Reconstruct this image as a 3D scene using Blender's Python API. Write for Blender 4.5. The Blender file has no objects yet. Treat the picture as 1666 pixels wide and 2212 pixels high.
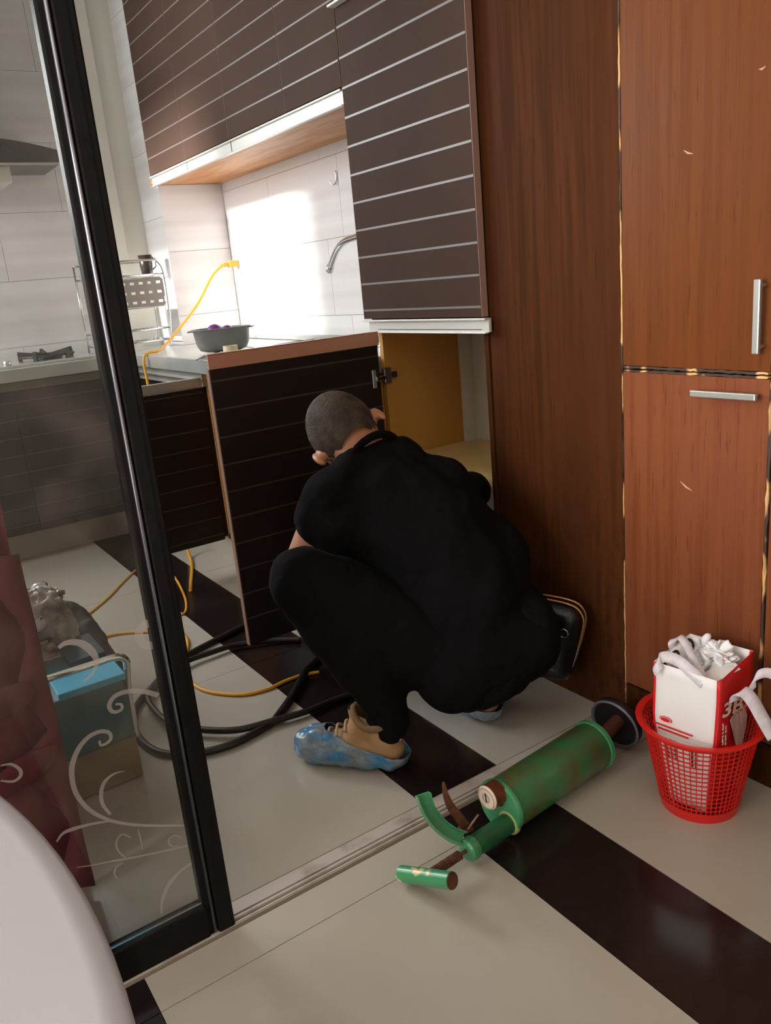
import bpy, bmesh, math, random
from mathutils import Vector, Matrix, noise
random.seed(7)
sc = bpy.context.scene
COL = sc.collection
# ---------------------------------------------------------------- camera
W_, H_ = 1666, 2212
F_PX = 1760.0
yaw, pitch, roll = (math.radians(a) for a in (32.53, -16.14, 5.45))
CAM = Vector((0, 0, 1.1))
_f = Vector((math.sin(yaw)*math.cos(pitch), math.cos(yaw)*math.cos(pitch), math.sin(pitch)))
_r = Vector((math.cos(yaw), -math.sin(yaw), 0))
_d = _f.cross(_r)
CR = math.cos(roll)*_r + math.sin(roll)*_d
CD = -math.sin(roll)*_r + math.cos(roll)*_d
cam = bpy.data.cameras.new('camera'); camo = bpy.data.objects.new('camera', cam); COL.objects.link(camo)
cam.sensor_fit = 'HORIZONTAL'; cam.sensor_width = 36; cam.lens = F_PX/W_*36; cam.clip_start = .05
camo.matrix_world = Matrix(((CR.x, -CD.x, -_f.x, CAM.x), (CR.y, -CD.y, -_f.y, CAM.y), (CR.z, -CD.z, -_f.z, CAM.z), (0, 0, 0, 1)))
sc.camera = camo
# ---------------------------------------------------------------- light and exposure
sc.view_settings.view_transform = 'Standard'; sc.view_settings.look = 'None'
sc.view_settings.gamma = 1; sc.view_settings.use_curve_mapping = False
sc.view_settings.exposure = 0.42
world = bpy.data.worlds.new('world'); sc.world = world; world.use_nodes = True
bg = world.node_tree.nodes['Background']; bg.inputs[0].default_value = (.85, .92, 1, 1); bg.inputs[1].default_value = 1.2

def lamp(kind, name, loc, direction, energy, color, **kw):
    l = bpy.data.lights.new(name, kind); l.energy = energy; l.color = color
    for k, v in kw.items(): setattr(l, k, v)
    o = bpy.data.objects.new(name, l); COL.objects.link(o); o.location = loc
    o.rotation_euler = Vector(direction).to_track_quat('-Z', 'Y').to_euler()
    return o
lamp('SUN', 'sun', (-4, 3.8, 4), (1, .0, -.34), 9.0, (1, .98, .95), angle=math.radians(8))
lamp('AREA', 'living_window_light', (-2.45, .30, 1.45), (1, .04, -.12), 108, (1, .98, .97), shape='RECTANGLE', size=1.6, size_y=1.3)
lamp('AREA', 'kitchen_window_light', (.1, 4.2, 1.75), (.1, -1, -.3), 50, (.93, .97, 1), shape='RECTANGLE', size=.9, size_y=1.1)
lamp('AREA', 'kitchen_side_fill', (-.95, 3.6, 1.6), (1, -.1, -.25), 26, (.95, .98, 1), shape='RECTANGLE', size=1.2, size_y=1.2)  # unseen fill light, added to brighten the backsplash and pillar

# ---------------------------------------------------------------- helpers
def srgb(r, g, b):
    def c(v):
        v /= 255.; return v/12.92 if v <= .04045 else ((v+.055)/1.055)**2.4
    return (c(r), c(g), c(b), 1)

def pt(px, py, ax, val):
    """point of the plane axis=val that lies behind a photo pixel"""
    v = CR*((px-W_/2)/F_PX) + CD*((py-H_/2)/F_PX) + _f
    return CAM + v*((val-CAM[ax])/v[ax])

MATS = {}
def mat(name, col, rough=.5, metal=0., var=None, scale=8., stretch=(1, 1, 1), bump=0., bscale=None, detail=4., spec=.5, coat=0., trans=0., lo=.35, hi=.65, sheen=0., rvar=0.):
    if name in MATS: return MATS[name]
    m = bpy.data.materials.new(name); m.use_nodes = True; nt = m.node_tree; N = nt.nodes; L = nt.links
    p = N['Principled BSDF']; p.inputs['Base Color'].default_value = col; p.inputs['Roughness'].default_value = rough
    p.inputs['Metallic'].default_value = metal; p.inputs['Specular IOR Level'].default_value = spec
    p.inputs['Coat Weight'].default_value = coat; p.inputs['Transmission Weight'].default_value = trans
    p.inputs['Sheen Weight'].default_value = sheen
    if var or bump or rvar:
        tc = N.new('ShaderNodeTexCoord'); mp = N.new('ShaderNodeMapping'); mp.inputs['Scale'].default_value = stretch
        g = N.new('ShaderNodeNewGeometry'); L.new(g.outputs['Position'], mp.inputs['Vector'])
        nz = N.new('ShaderNodeTexNoise'); nz.inputs['Scale'].default_value = scale; nz.inputs['Detail'].default_value = detail
        L.new(mp.outputs[0], nz.inputs['Vector'])
        if var:
            mr = N.new('ShaderNodeMapRange'); mr.inputs[1].default_value = lo; mr.inputs[2].default_value = hi
            L.new(nz.outputs[0], mr.inputs[0])
            mx = N.new('ShaderNodeMix'); mx.data_type = 'RGBA'; mx.inputs[6].default_value = col; mx.inputs[7].default_value = var
            L.new(mr.outputs[0], mx.inputs[0]); L.new(mx.outputs[2], p.inputs['Base Color'])
        if rvar:
            mr2 = N.new('ShaderNodeMapRange'); mr2.inputs[1].default_value = .3; mr2.inputs[2].default_value = .7
            mr2.inputs[3].default_value = max(rough-rvar, .02); mr2.inputs[4].default_value = rough+rvar
            L.new(nz.outputs[0], mr2.inputs[0]); L.new(mr2.outputs[0], p.inputs['Roughness'])
        if bump:
            nb = N.new('ShaderNodeTexNoise'); nb.inputs['Scale'].default_value = bscale or scale; nb.inputs['Detail'].default_value = 4
            L.new(mp.outputs[0], nb.inputs['Vector'])
            b = N.new('ShaderNodeBump'); b.inputs['Strength'].default_value = bump; b.inputs['Distance'].default_value = .01
            L.new(nb.outputs[0], b.inputs['Height']); L.new(b.outputs[0], p.inputs['Normal'])
    MATS[name] = m
    return m

WLOC = {}
def wloc(o): return WLOC.get(o.name, Vector((0, 0, 0)))
def tag(o, label=None, cat=None, group=None, kind=None):
    if label: o['label'] = label
    if cat: o['category'] = cat
    if group: o['group'] = group
    if kind: o['kind'] = kind
    return o
def empty(name, loc, label=None, cat=None, group=None, kind=None):
    o = bpy.data.objects.new(name, None); COL.objects.link(o); o.location = loc; o.empty_display_size = .05
    WLOC[o.name] = Vector(loc); return tag(o, label, cat, group, kind)
def link(name, me, m, parent=None, org=None, smooth=False, bevel=0., recenter=True):
    """vertices are in world coordinates; they are moved to the mesh's own origin"""
    vs = [v.co.copy() for v in me.vertices]
    if org is None:
        xs = [v.x for v in vs]; ys = [v.y for v in vs]; zs = [v.z for v in vs]
        org = Vector(((min(xs)+max(xs))/2, (min(ys)+max(ys))/2, min(zs)))
    org = Vector(org)
    me.transform(Matrix.Translation(-org))
    if m: me.materials.append(m)
    if smooth:
        for p in me.polygons: p.use_smooth = True
    o = bpy.data.objects.new(name, me); COL.objects.link(o)
    if parent: o.parent = parent; o.location = org - wloc(parent)
    else: o.location = org
    WLOC[o.name] = org
    if bevel:
        b = o.modifiers.new('bevel', 'BEVEL'); b.width = bevel; b.segments = 2; b.limit_method = 'ANGLE'; b.angle_limit = math.radians(40)
    return o
def raw(name, verts, faces, m, parent=None, smooth=False, bevel=0., org=None):
    me = bpy.data.meshes.new(name); me.from_pydata([tuple(v) for v in verts], [], faces); me.update()
    bm = bmesh.new(); bm.from_mesh(me); bmesh.ops.recalc_face_normals(bm, faces=bm.faces); bm.to_mesh(me); bm.free()
    return link(name, me, m, parent, org, smooth, bevel)
class MB:
    """collects pieces into one mesh"""
    def __init__(s): s.v = []; s.f = []
    def add(s, v, f):
        n = len(s.v); s.v += [Vector(a) for a in v]; s.f += [[i+n for i in q] for q in f]; return s
    def box(s, x0, x1, y0, y1, z0, z1):
        return s.add([(x0,y0,z0),(x1,y0,z0),(x1,y1,z0),(x0,y1,z0),(x0,y0,z1),(x1,y0,z1),(x1,y1,z1),(x0,y1,z1)],
                     [(0,3,2,1),(4,5,6,7),(0,1,5,4),(1,2,6,5),(2,3,7,6),(3,0,4,7)])
    def obox(s, c, ax, ay, az):
        c, ax, ay, az = map(Vector, (c, ax, ay, az))
        v = [c+i*ax+j*ay+k*az for k in (-1, 1) for (i, j) in ((-1,-1),(1,-1),(1,1),(-1,1))]
        return s.add(v, [(0,3,2,1),(4,5,6,7),(0,1,5,4),(1,2,6,5),(2,3,7,6),(3,0,4,7)])
    def tube(s, pts, r, seg=10, caps=True):
        pts = [Vector(p) for p in pts]; n = len(pts); rs = r if isinstance(r, (list, tuple)) else [r]*n
        rings = []; up = None
        for i, p in enumerate(pts):
            t = (pts[min(i+1, n-1)]-pts[max(i-1, 0)]).normalized()
            if up is None:
                up = Vector((0, 0, 1)) if abs(t.z) < .9 else Vector((1, 0, 0))
            a = t.cross(up)
            if a.length < 1e-4: a = t.orthogonal()
            a.normalize(); b = a.cross(t).normalized(); up = b
            rings.append([p + (a*math.cos(q)+b*math.sin(q))*rs[i] for q in [2*math.pi*k/seg for k in range(seg)]])
        v = [x for rg in rings for x in rg]; f = []
        for i in range(n-1):
            for k in range(seg):
                f.append((i*seg+k, i*seg+(k+1) % seg, (i+1)*seg+(k+1) % seg, (i+1)*seg+k))
        if caps: f.append(tuple(range(seg))[::-1]); f.append(tuple((n-1)*seg+k for k in range(seg)))
        return s.add(v, f)
    def lathe(s, prof, c, axis=(0, 0, 1), seg=48, closed=False):
        """prof: (radius, height) along the axis from c"""
        c = Vector(c); az = Vector(axis).normalized(); ax = az.orthogonal().normalized(); ay = az.cross(ax)
        v = []; f = []; n = len(prof)
        for (r, h) in prof:
            for k in range(seg):
                q = 2*math.pi*k/seg; v.append(c+az*h+(ax*math.cos(q)+ay*math.sin(q))*max(r, 1e-5))
        for i in range(n-1 if not closed else n):
            j = (i+1) % n
            for k in range(seg): f.append((i*seg+k, i*seg+(k+1) % seg, j*seg+(k+1) % seg, j*seg+k))
        return s.add(v, f)
    def build(s, name, m, parent=None, smooth=False, bevel=0., org=None):
        return raw(name, s.v, s.f, m, parent, smooth, bevel, org)
def box(name, x0, x1, y0, y1, z0, z1, m, parent=None, bevel=0.):
    return MB().box(x0, x1, y0, y1, z0, z1).build(name, m, parent, bevel=bevel)
def tube(name, pts, r, m, parent=None, seg=12):
    return MB().tube(pts, r, seg).build(name, m, parent, smooth=True)
def autosmooth(o, ang=40):
    me = o.data
    for p in me.polygons: p.use_smooth = True
    bm = bmesh.new(); bm.from_mesh(me)
    for e in bm.edges:
        if len(e.link_faces) == 2 and e.calc_face_angle(0) > math.radians(ang): e.smooth = False
    bm.to_mesh(me); bm.free(); return o
def catmull(P, n=8):
    P = [Vector(p) for p in P]; out = []
    for i in range(len(P)-1):
        a, b, c, d = P[max(i-1, 0)], P[i], P[i+1], P[min(i+2, len(P)-1)]
        for k in range(n):
            t = k/n
            out.append(.5*((2*b)+(c-a)*t+(2*a-5*b+4*c-d)*t*t+(3*b-a-3*c+d)*t**3))
    out.append(P[-1]); return out
UNIT = {}
def shared_box(name, size, c, m, parent):
    """a box whose mesh is shared by all alike pieces"""
    key = (name, m.name)
    if key not in UNIT:
        b = MB().box(-.5, .5, -.5, .5, -.5, .5); me = bpy.data.meshes.new(name); me.from_pydata([tuple(v) for v in b.v], [], b.f)
        me.materials.append(m); UNIT[key] = me
    o = bpy.data.objects.new(name, UNIT[key]); COL.objects.link(o); o.scale = size
    if parent: o.parent = parent; o.location = Vector(c)-wloc(parent)
    else: o.location = c
    WLOC[o.name] = Vector(c); return o
def blob(name, prims, m, parent=None, voxel=.008, smooth=6, fac=.5, disp=0., dscale=.08, cut=None, adapt=0):
    """union of tapered capsules and ellipsoids remeshed into one continuous surface"""
    bm = bmesh.new()
    for p in prims:
        if p[0] == 'c':
            _, a, ra, b, rb = p; a, b = Vector(a), Vector(b)
            t = (b-a); L_ = t.length
            if L_ < 1e-5: t = Vector((0, 0, 1))
            t.normalize(); ux_ = t.orthogonal().normalized(); uy_ = t.cross(ux_)
            al = math.asin(max(-.95, min(.95, (ra-rb)/max(L_, 1e-5)))); ns = 20
            ring_ = [(a, ra, -math.pi/2+(al+math.pi/2)*i/6) for i in range(7)]+[(b, rb, al+(math.pi/2-al)*i/6) for i in range(7)]
            rows = []
            for c_, r_, q_ in ring_:
                rows.append([bm.verts.new(c_+t*(r_*math.sin(q_))+(ux_*math.cos(k*2*math.pi/ns)+uy_*math.sin(k*2*math.pi/ns))*max(r_*math.cos(q_), 1e-5)) for k in range(ns)])
            for i in range(len(rows)-1):
                for k in range(ns): bm.faces.new((rows[i][k], rows[i][(k+1) % ns], rows[i+1][(k+1) % ns], rows[i+1][k]))
            bm.faces.new(rows[0][::-1]); bm.faces.new(rows[-1])
        elif p[0] == 'e':
            _, c, rad, axes = p
            R = Matrix((axes[0], axes[1], axes[2])).transposed().to_4x4() if axes else Matrix.Identity(4)
            bmesh.ops.create_icosphere(bm, subdivisions=4, radius=1, matrix=Matrix.Translation(c) @ R @ Matrix.Diagonal((*rad, 1)))
        elif p[0] == 'b':
            _, c, ax, ay, az = p
            q = MB().obox(c, ax, ay, az); vs = [bm.verts.new(v) for v in q.v]
            for f in q.f: bm.faces.new([vs[i] for i in f])
    me = bpy.data.meshes.new(name+'_raw'); bm.to_mesh(me); bm.free()
    o = bpy.data.objects.new(name, me); COL.objects.link(o)
    r = o.modifiers.new('r', 'REMESH'); r.mode = 'VOXEL'; r.voxel_size = voxel; r.adaptivity = adapt
    if smooth:
        s = o.modifiers.new('s', 'SMOOTH'); s.iterations = smooth; s.factor = fac
    dg = bpy.context.evaluated_depsgraph_get(); ev = o.evaluated_get(dg)
    m2 = bpy.data.meshes.new_from_object(ev); bpy.data.objects.remove(o); bpy.data.meshes.remove(me)
    if disp:
        for v in m2.vertices:
            k = noise.noise(v.co/dscale)*disp + noise.noise(v.co/dscale*2.7+Vector((5, 3, 1)))*disp*.4
            v.co += v.normal*k
    if cut:
        bm = bmesh.new(); bm.from_mesh(m2)
        for co, no in cut:
            bmesh.ops.bisect_plane(bm, geom=bm.verts[:]+bm.edges[:]+bm.faces[:], plane_co=co, plane_no=no, clear_outer=True)
        bm.to_mesh(m2); bm.free()
    m2.name = name
    return link(name, m2, m, parent, smooth=True)
def text(name, body, size, m, origin, ux, uy, parent, shear=0., depth=.0004, bold=0.):
    cu = bpy.data.curves.new(name, 'FONT'); cu.body = body; cu.size = size; cu.extrude = depth; cu.shear = shear; cu.offset = bold; cu.resolution_u = 3
    o = bpy.data.objects.new(name, cu); COL.objects.link(o)
    dg = bpy.context.evaluated_depsgraph_get(); me = bpy.data.meshes.new_from_object(o.evaluated_get(dg))
    bpy.data.objects.remove(o)
    ux, uy = Vector(ux).normalized(), Vector(uy).normalized(); uz = ux.cross(uy); og = Vector(origin)
    for v in me.vertices: v.co = og+ux*v.co.x+uy*v.co.y+uz*v.co.z
    me.name = name; return link(name, me, m, parent)

# ---------------------------------------------------------------- materials
def tile_floor_mat():
    m = mat('cream_floor_tile', srgb(180, 172, 160), rough=.2, var=srgb(173, 163, 149), scale=2.2, lo=.3, hi=.75, rvar=.06, spec=.5)
    return m
M_TILE = tile_floor_mat()
M_DARK = mat('dark_granite_tile', srgb(29, 22, 21), rough=.16, var=srgb(36, 28, 27), scale=60, spec=.5)
M_GROUT = mat('floor_grout', srgb(120, 108, 92), rough=.9)
M_WALL = mat('white_plaster', srgb(226, 222, 210), rough=.8, var=srgb(214, 210, 198), scale=3)
M_GROUTW = mat('wall_grout', srgb(196, 188, 174), rough=.8)
def wall_tile():
    m = mat('white_wall_tile', srgb(232, 226, 220), rough=.22, spec=.5)
    nt = m.node_tree; N = nt.nodes; L = nt.links; p = N['Principled BSDF']
    g = N.new('ShaderNodeNewGeometry'); sp = N.new('ShaderNodeSeparateXYZ'); L.new(g.outputs['Position'], sp.inputs[0])
    cb = N.new('ShaderNodeCombineXYZ'); L.new(sp.outputs[2], cb.inputs[2])
    nz = N.new('ShaderNodeTexNoise'); nz.inputs['Scale'].default_value = 9; nz.inputs['Detail'].default_value = 2; L.new(cb.outputs[0], nz.inputs['Vector'])
    mr = N.new('ShaderNodeMapRange'); mr.inputs[1].default_value = .4; mr.inputs[2].default_value = .62; L.new(nz.outputs[0], mr.inputs[0])
    mx = N.new('ShaderNodeMix'); mx.data_type = 'RGBA'; mx.inputs[6].default_value = srgb(224, 220, 220); mx.inputs[7].default_value = srgb(240, 238, 238)
    L.new(mr.outputs[0], mx.inputs[0]); L.new(mx.outputs[2], p.inputs['Base Color'])
    return m
M_WT = wall_tile()
M_CEIL = mat('ceiling_paint', srgb(225, 222, 212), rough=.9)
M_FRONT = mat('dark_laminate', srgb(38, 28, 25), rough=.42, var=srgb(32, 24, 21), scale=3, spec=.3)
M_INLAY = mat('pale_inlay', srgb(116, 106, 104), rough=.4, metal=0.)
M_FRONTL = mat('taupe_laminate', srgb(80, 62, 53), rough=.6, var=srgb(73, 56, 48), scale=2.5, spec=.04)
M_EDGE = mat('door_edge_banding', srgb(146, 112, 98), rough=.5)
M_ALU = mat('brushed_aluminium', srgb(205, 205, 200), rough=.32, metal=.8)
M_ALUW = mat('pale_aluminium_profile', srgb(214, 212, 204), rough=.35, metal=.35)
M_STEEL = mat('steel_worktop', srgb(215, 218, 214), rough=.22, metal=.55, var=srgb(196, 200, 196), scale=3)
M_CHROME = mat('chrome', srgb(215, 216, 218), rough=.1, metal=1.)
M_OCHRE = mat('ochre_board', srgb(206, 150, 68), rough=.5, var=srgb(192, 134, 56), scale=5, stretch=(1, 1, .25))
M_SHELF = mat('pale_ochre_shelf', srgb(228, 200, 136), rough=.5, var=srgb(214, 182, 116), scale=5)
M_PINE = mat('pine_board', srgb(206, 150, 96), rough=.5, var=srgb(178, 112, 58), scale=4, stretch=(5, .8, 1), lo=.4, hi=.7, detail=6)
def veneer(name, a, b, c2, rough=.42, dirt=0.):
    m = bpy.data.materials.new(name); m.use_nodes = True; nt = m.node_tree; N = nt.nodes; L = nt.links; p = N['Principled BSDF']
    p.inputs['Roughness'].default_value = rough; p.inputs['Specular IOR Level'].default_value = .14
    g = N.new('ShaderNodeNewGeometry')
    def nz(sc_, st, det=6):
        mp = N.new('ShaderNodeMapping'); mp.inputs['Scale'].default_value = st; L.new(g.outputs['Position'], mp.inputs['Vector'])
        n = N.new('ShaderNodeTexNoise'); n.inputs['Scale'].default_value = sc_; n.inputs['Detail'].default_value = det; L.new(mp.outputs[0], n.inputs['Vector']); return n
    def rng(n, lo, hi):
        r = N.new('ShaderNodeMapRange'); r.inputs[1].default_value = lo; r.inputs[2].default_value = hi; L.new(n.outputs[0], r.inputs[0]); return r
    def mix(fac, A, B):
        x = N.new('ShaderNodeMix'); x.data_type = 'RGBA'
        for s, v in ((6, A), (7, B)):
            if isinstance(v, tuple): x.inputs[s].default_value = v
            else: L.new(v, x.inputs[s])
        L.new(fac, x.inputs[0]); return x.outputs[2]
    grain = rng(nz(55, (1, 1, .045), 8), .42, .62)
    c = mix(grain.outputs[0], a, b)
    big = rng(nz(5, (1, 1, .25), 3), .35, .7)
    c = mix(big.outputs[0], c, c2)
    pore = rng(nz(230, (1, 1, .05), 3), .62, .72)
    c = mix(pore.outputs[0], c, tuple(v*.75 for v in b[:3])+(1,))
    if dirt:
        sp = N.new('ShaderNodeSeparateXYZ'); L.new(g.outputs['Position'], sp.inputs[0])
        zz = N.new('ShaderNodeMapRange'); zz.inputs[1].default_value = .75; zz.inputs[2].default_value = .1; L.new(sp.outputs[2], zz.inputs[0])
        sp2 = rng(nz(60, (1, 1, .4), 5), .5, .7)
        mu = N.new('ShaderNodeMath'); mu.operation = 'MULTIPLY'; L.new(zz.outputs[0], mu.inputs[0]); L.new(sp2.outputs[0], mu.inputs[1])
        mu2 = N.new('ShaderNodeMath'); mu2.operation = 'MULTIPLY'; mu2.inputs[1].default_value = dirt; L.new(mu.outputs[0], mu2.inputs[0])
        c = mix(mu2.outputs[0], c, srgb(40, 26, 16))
    L.new(c, p.inputs['Base Color'])
    bp = N.new('ShaderNodeBump'); bp.inputs['Strength'].default_value = .15; bp.inputs['Distance'].default_value = .002
    L.new(grain.outputs[0], bp.inputs['Height']); L.new(bp.outputs[0], p.inputs['Normal'])
    MATS[name] = m; return m
M_VEN = veneer('orange_brown_veneer', srgb(104, 56, 20), srgb(94, 48, 16), srgb(98, 52, 21))
M_VEN2 = veneer('red_brown_veneer', srgb(122, 69, 41), srgb(110, 58, 34), srgb(119, 67, 45))
M_VEN3 = veneer('worn_shaded_veneer', srgb(80, 44, 21), srgb(64, 34, 15), srgb(68, 37, 18), dirt=.8, rough=.6)  # worn veneer, its brown darkened to carry the side panel's shade
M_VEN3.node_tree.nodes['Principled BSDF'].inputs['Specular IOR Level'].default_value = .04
M_WORN = mat('worn_edge_banding', srgb(60, 38, 24), rough=.6, var=srgb(206, 160, 104), scale=9, lo=.5, hi=.56, stretch=(1, 2, 1), detail=2)
M_BLACKAL = mat('black_aluminium', srgb(17, 14, 14), rough=.38, var=srgb(24, 20, 19), scale=40, spec=.12)
M_TRACK = mat('dull_track_aluminium', srgb(196, 184, 174), rough=.5, metal=.2, var=srgb(140, 122, 110), scale=14, lo=.5, hi=.8)
M_RUBBER = mat('black_rubber', srgb(22, 20, 20), rough=.5)
M_HOSE = mat('black_hose', srgb(34, 26, 20), rough=.45)
M_YEL = mat('yellow_cable', srgb(224, 160, 44), rough=.45)
M_GREEN = mat('green_paint', srgb(70, 150, 100), rough=.3, var=srgb(62, 132, 88), scale=14, coat=.3)
M_GREEND = mat('worn_green_paint', srgb(54, 112, 68), rough=.36, var=srgb(88, 80, 46), scale=16, lo=.42, hi=.68, coat=.3, bump=.08)
M_RUST = mat('rust', srgb(112, 68, 40), rough=.7, var=srgb(76, 46, 30), scale=60, metal=.2)
M_RED = mat('red_plastic', srgb(214, 34, 28), rough=.32, spec=.5)
M_WHITE = mat('white_paper', srgb(240, 238, 238), rough=.7, bump=.1, bscale=30)
M_TISSUE = mat('white_tissue', srgb(242, 242, 244), rough=.9)
M_REDP = mat('red_print', srgb(216, 30, 36), rough=.4)
M_INK = mat('black_print', srgb(34, 30, 34), rough=.6)
M_CLOTH = mat('black_cotton', srgb(14, 13, 15), rough=.95, spec=.1, bump=.15, bscale=90, var=srgb(11, 10, 11), scale=4)
M_TROUS = mat('black_trouser_cloth', srgb(15, 14, 16), rough=.92, spec=.1, bump=.2, bscale=60)
def skin_mat():
    m = mat('skin', srgb(196, 138, 106), rough=.5, var=srgb(180, 118, 90), scale=14)
    m.node_tree.nodes['Principled BSDF'].inputs['Subsurface Weight'].default_value = .15
    m.node_tree.nodes['Principled BSDF'].inputs['Subsurface Scale'].default_value = .01
    return m
M_SKIN = skin_mat()
M_HAIR = mat('short_hair', srgb(50, 38, 29), rough=.8, var=srgb(88, 73, 58), scale=26, lo=.35, hi=.7, bump=.5, bscale=260, detail=8)
M_BEIGE = mat('beige_suede', srgb(178, 140, 100), rough=.85, var=srgb(160, 122, 84), scale=20, bump=.1)
M_LINING = mat('brown_shoe_lining', srgb(124, 92, 64), rough=.9)
M_SOLE = mat('pale_sole', srgb(190, 178, 160), rough=.6)
def cover_mat():
    m = mat('blue_shoe_cover', srgb(44, 120, 168), rough=.28, var=srgb(120, 132, 140), scale=16, lo=.36, hi=.55, bump=.5, bscale=24, stretch=(1, 1, 2.2), spec=.6)
    return m
M_COVER = cover_mat()
M_LEATHER = mat('black_leather', srgb(18, 17, 19), rough=.28, bump=.1, bscale=120)
M_GOLD = mat('brass_zip', srgb(190, 140, 90), rough=.4, metal=.7)
M_MAROON = mat('maroon_cloth', srgb(146, 20, 52), rough=.75, var=srgb(120, 14, 42), scale=5, sheen=.3)
M_MAROONL = mat('light_maroon_cloth', srgb(116, 36, 50), rough=.75)
M_TABLE = mat('white_table_lacquer', srgb(186, 184, 192), rough=.4, var=srgb(182, 180, 186), scale=2)
M_TEAL = mat('shaded_teal_paint', srgb(40, 98, 108), rough=.35, var=srgb(34, 86, 96), scale=6)  # teal paint darkened to hold the shade on the housing front
M_OLIVE = mat('olive_brown_tone', srgb(126, 108, 70), rough=.6, var=srgb(108, 92, 58), scale=6)
M_BLACKBAG = mat('black_bag_cloth', srgb(30, 26, 26), rough=.6, bump=.4, bscale=14)
def clearbag():
    m = mat('clear_plastic_bag', srgb(206, 202, 200), rough=.16, var=srgb(128, 116, 102), scale=13, bump=.9, bscale=11, spec=.8, lo=.38, hi=.62, detail=5); return m
M_CLEAR = clearbag()
M_POT = mat('grey_plastic_pan', srgb(126, 124, 122), rough=.45, var=srgb(112, 110, 108), scale=10)
M_PURPLE = mat('purple_plastic', srgb(110, 50, 130), rough=.35)
M_TAPE = mat('cream_tape_roll', srgb(218, 206, 170), rough=.6)
M_WIRE = mat('black_wire', srgb(30, 28, 28), rough=.5)
M_HOOD = mat('black_hood_glass', srgb(12, 20, 22), rough=.25, var=srgb(26, 36, 38), scale=8, spec=.3)
M_FILM = mat('blue_film', srgb(40, 150, 180), rough=.3)
M_IRON = mat('cast_iron', srgb(52, 52, 54), rough=.5, metal=.4)
M_WHITEP = mat('white_plastic', srgb(236, 236, 230), rough=.35)
M_CREAMJ = mat('cream_jamb_paint', srgb(222, 220, 208), rough=.6)
def glass_mat():
    m = bpy.data.materials.new('dusty_tinted_glass'); m.use_nodes = True; nt = m.node_tree; N = nt.nodes; L = nt.links
    N.remove(N['Principled BSDF']); out = N['Material Output']
    tr = N.new('ShaderNodeBsdfTransparent'); tr.inputs[0].default_value = (.86, .86, .84, 1)
    gl = N.new('ShaderNodeBsdfGlossy'); gl.inputs['Roughness'].default_value = .03
    fr = N.new('ShaderNodeFresnel'); fr.inputs[0].default_value = 1.38
    m1 = N.new('ShaderNodeMixShader'); L.new(fr.outputs[0], m1.inputs[0]); L.new(tr.outputs[0], m1.inputs[1]); L.new(gl.outputs[0], m1.inputs[2])
    df = N.new('ShaderNodeBsdfDiffuse'); df.inputs[0].default_value = srgb(176, 160, 150)
    g = N.new('ShaderNodeNewGeometry'); nz = N.new('ShaderNodeTexNoise'); nz.inputs['Scale'].default_value = 11; nz.inputs['Detail'].default_value = 7
    L.new(g.outputs['Position'], nz.inputs['Vector'])
    mr = N.new('ShaderNodeMapRange'); mr.inputs[1].default_value = .45; mr.inputs[2].default_value = .8; mr.inputs[3].default_value = .008; mr.inputs[4].default_value = .10
    L.new(nz.outputs[0], mr.inputs[0])
    m2 = N.new('ShaderNodeMixShader'); L.new(mr.outputs[0], m2.inputs[0]); L.new(m1.outputs[0], m2.inputs[1]); L.new(df.outputs[0], m2.inputs[2])
    L.new(m2.outputs[0], out.inputs[0]); return m
M_GLASS = glass_mat()
def frost_mat():
    m = bpy.data.materials.new('frosted_etching'); m.use_nodes = True; nt = m.node_tree; N = nt.nodes; L = nt.links
    N.remove(N['Principled BSDF']); out = N['Material Output']
    tr = N.new('ShaderNodeBsdfTransparent'); tr.inputs[0].default_value = (.8, .8, .8, 1)
    df = N.new('ShaderNodeBsdfDiffuse'); df.inputs[0].default_value = srgb(196, 184, 180)
    mx = N.new('ShaderNodeMixShader'); mx.inputs[0].default_value = .42; L.new(tr.outputs[0], mx.inputs[1]); L.new(df.outputs[0], mx.inputs[2])
    L.new(mx.outputs[0], out.inputs[0]); return m
M_FROST = frost_mat()

# ---------------------------------------------------------------- the setting
YT = 1.23           # line of the sliding-door track
XW = 1.411          # front of the brown cupboards
XB = 1.76           # kitchen back wall on the right
YF = 4.25           # far kitchen wall
ZT = .86            # worktop height
floor = empty('floor', (0, 0, 0), kind='structure')
box('screed', -2.7, 2.0, -2.2, 4.5, -.06, -.012, M_GROUT, floor)
def tiles(xs, ys, m, name='floor_tile', gap=.0009, z1=0.):
    for i in range(len(xs)-1):
        for j in range(len(ys)-1):
            x0, x1, y0, y1 = xs[i]+gap, xs[i+1]-gap, ys[j]+gap, ys[j+1]-gap
            shared_box(name, (x1-x0, y1-y0, .012), ((x0+x1)/2, (y0+y1)/2, z1-.006), m, floor)
liv = [-2.2, -1.3, -.49, .315, 1.115, 1.20]
kit = [1.268, 2.16, 3.08, 3.95]
for ys in (liv, kit):
    tiles([-2.7, -1.48, -.68, -.02], ys, M_TILE)
    tiles([.194 if ys is liv else -.02, .832], ys, M_TILE)
    tiles([.832, 1.045], ys, M_DARK, 'dark_floor_tile')
    tiles([1.045, 2.0], ys, M_TILE)
tiles([-.02, .194], liv, M_DARK, 'dark_floor_tile')
# sliding-door track
track = empty('door_track', (.4, YT, 0), 'grey aluminium sliding door track running across the tiled floor', 'track')
box('track_base', -.9, XW, 1.200, 1.268, -.012, .0005, M_GROUT, track)
box('track_sill', -.9, XW, 1.236, 1.262, .0005, .004, M_TRACK, track)
box('track_lip', -.9, XW, 1.2075, 1.2105, .0005, .006, M_TRACK, track)
for y in (1.218, 1.228): box('track_rail', -.9, XW, y-.0025, y+.0025, .0005, .009, M_TRACK, track)

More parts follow.
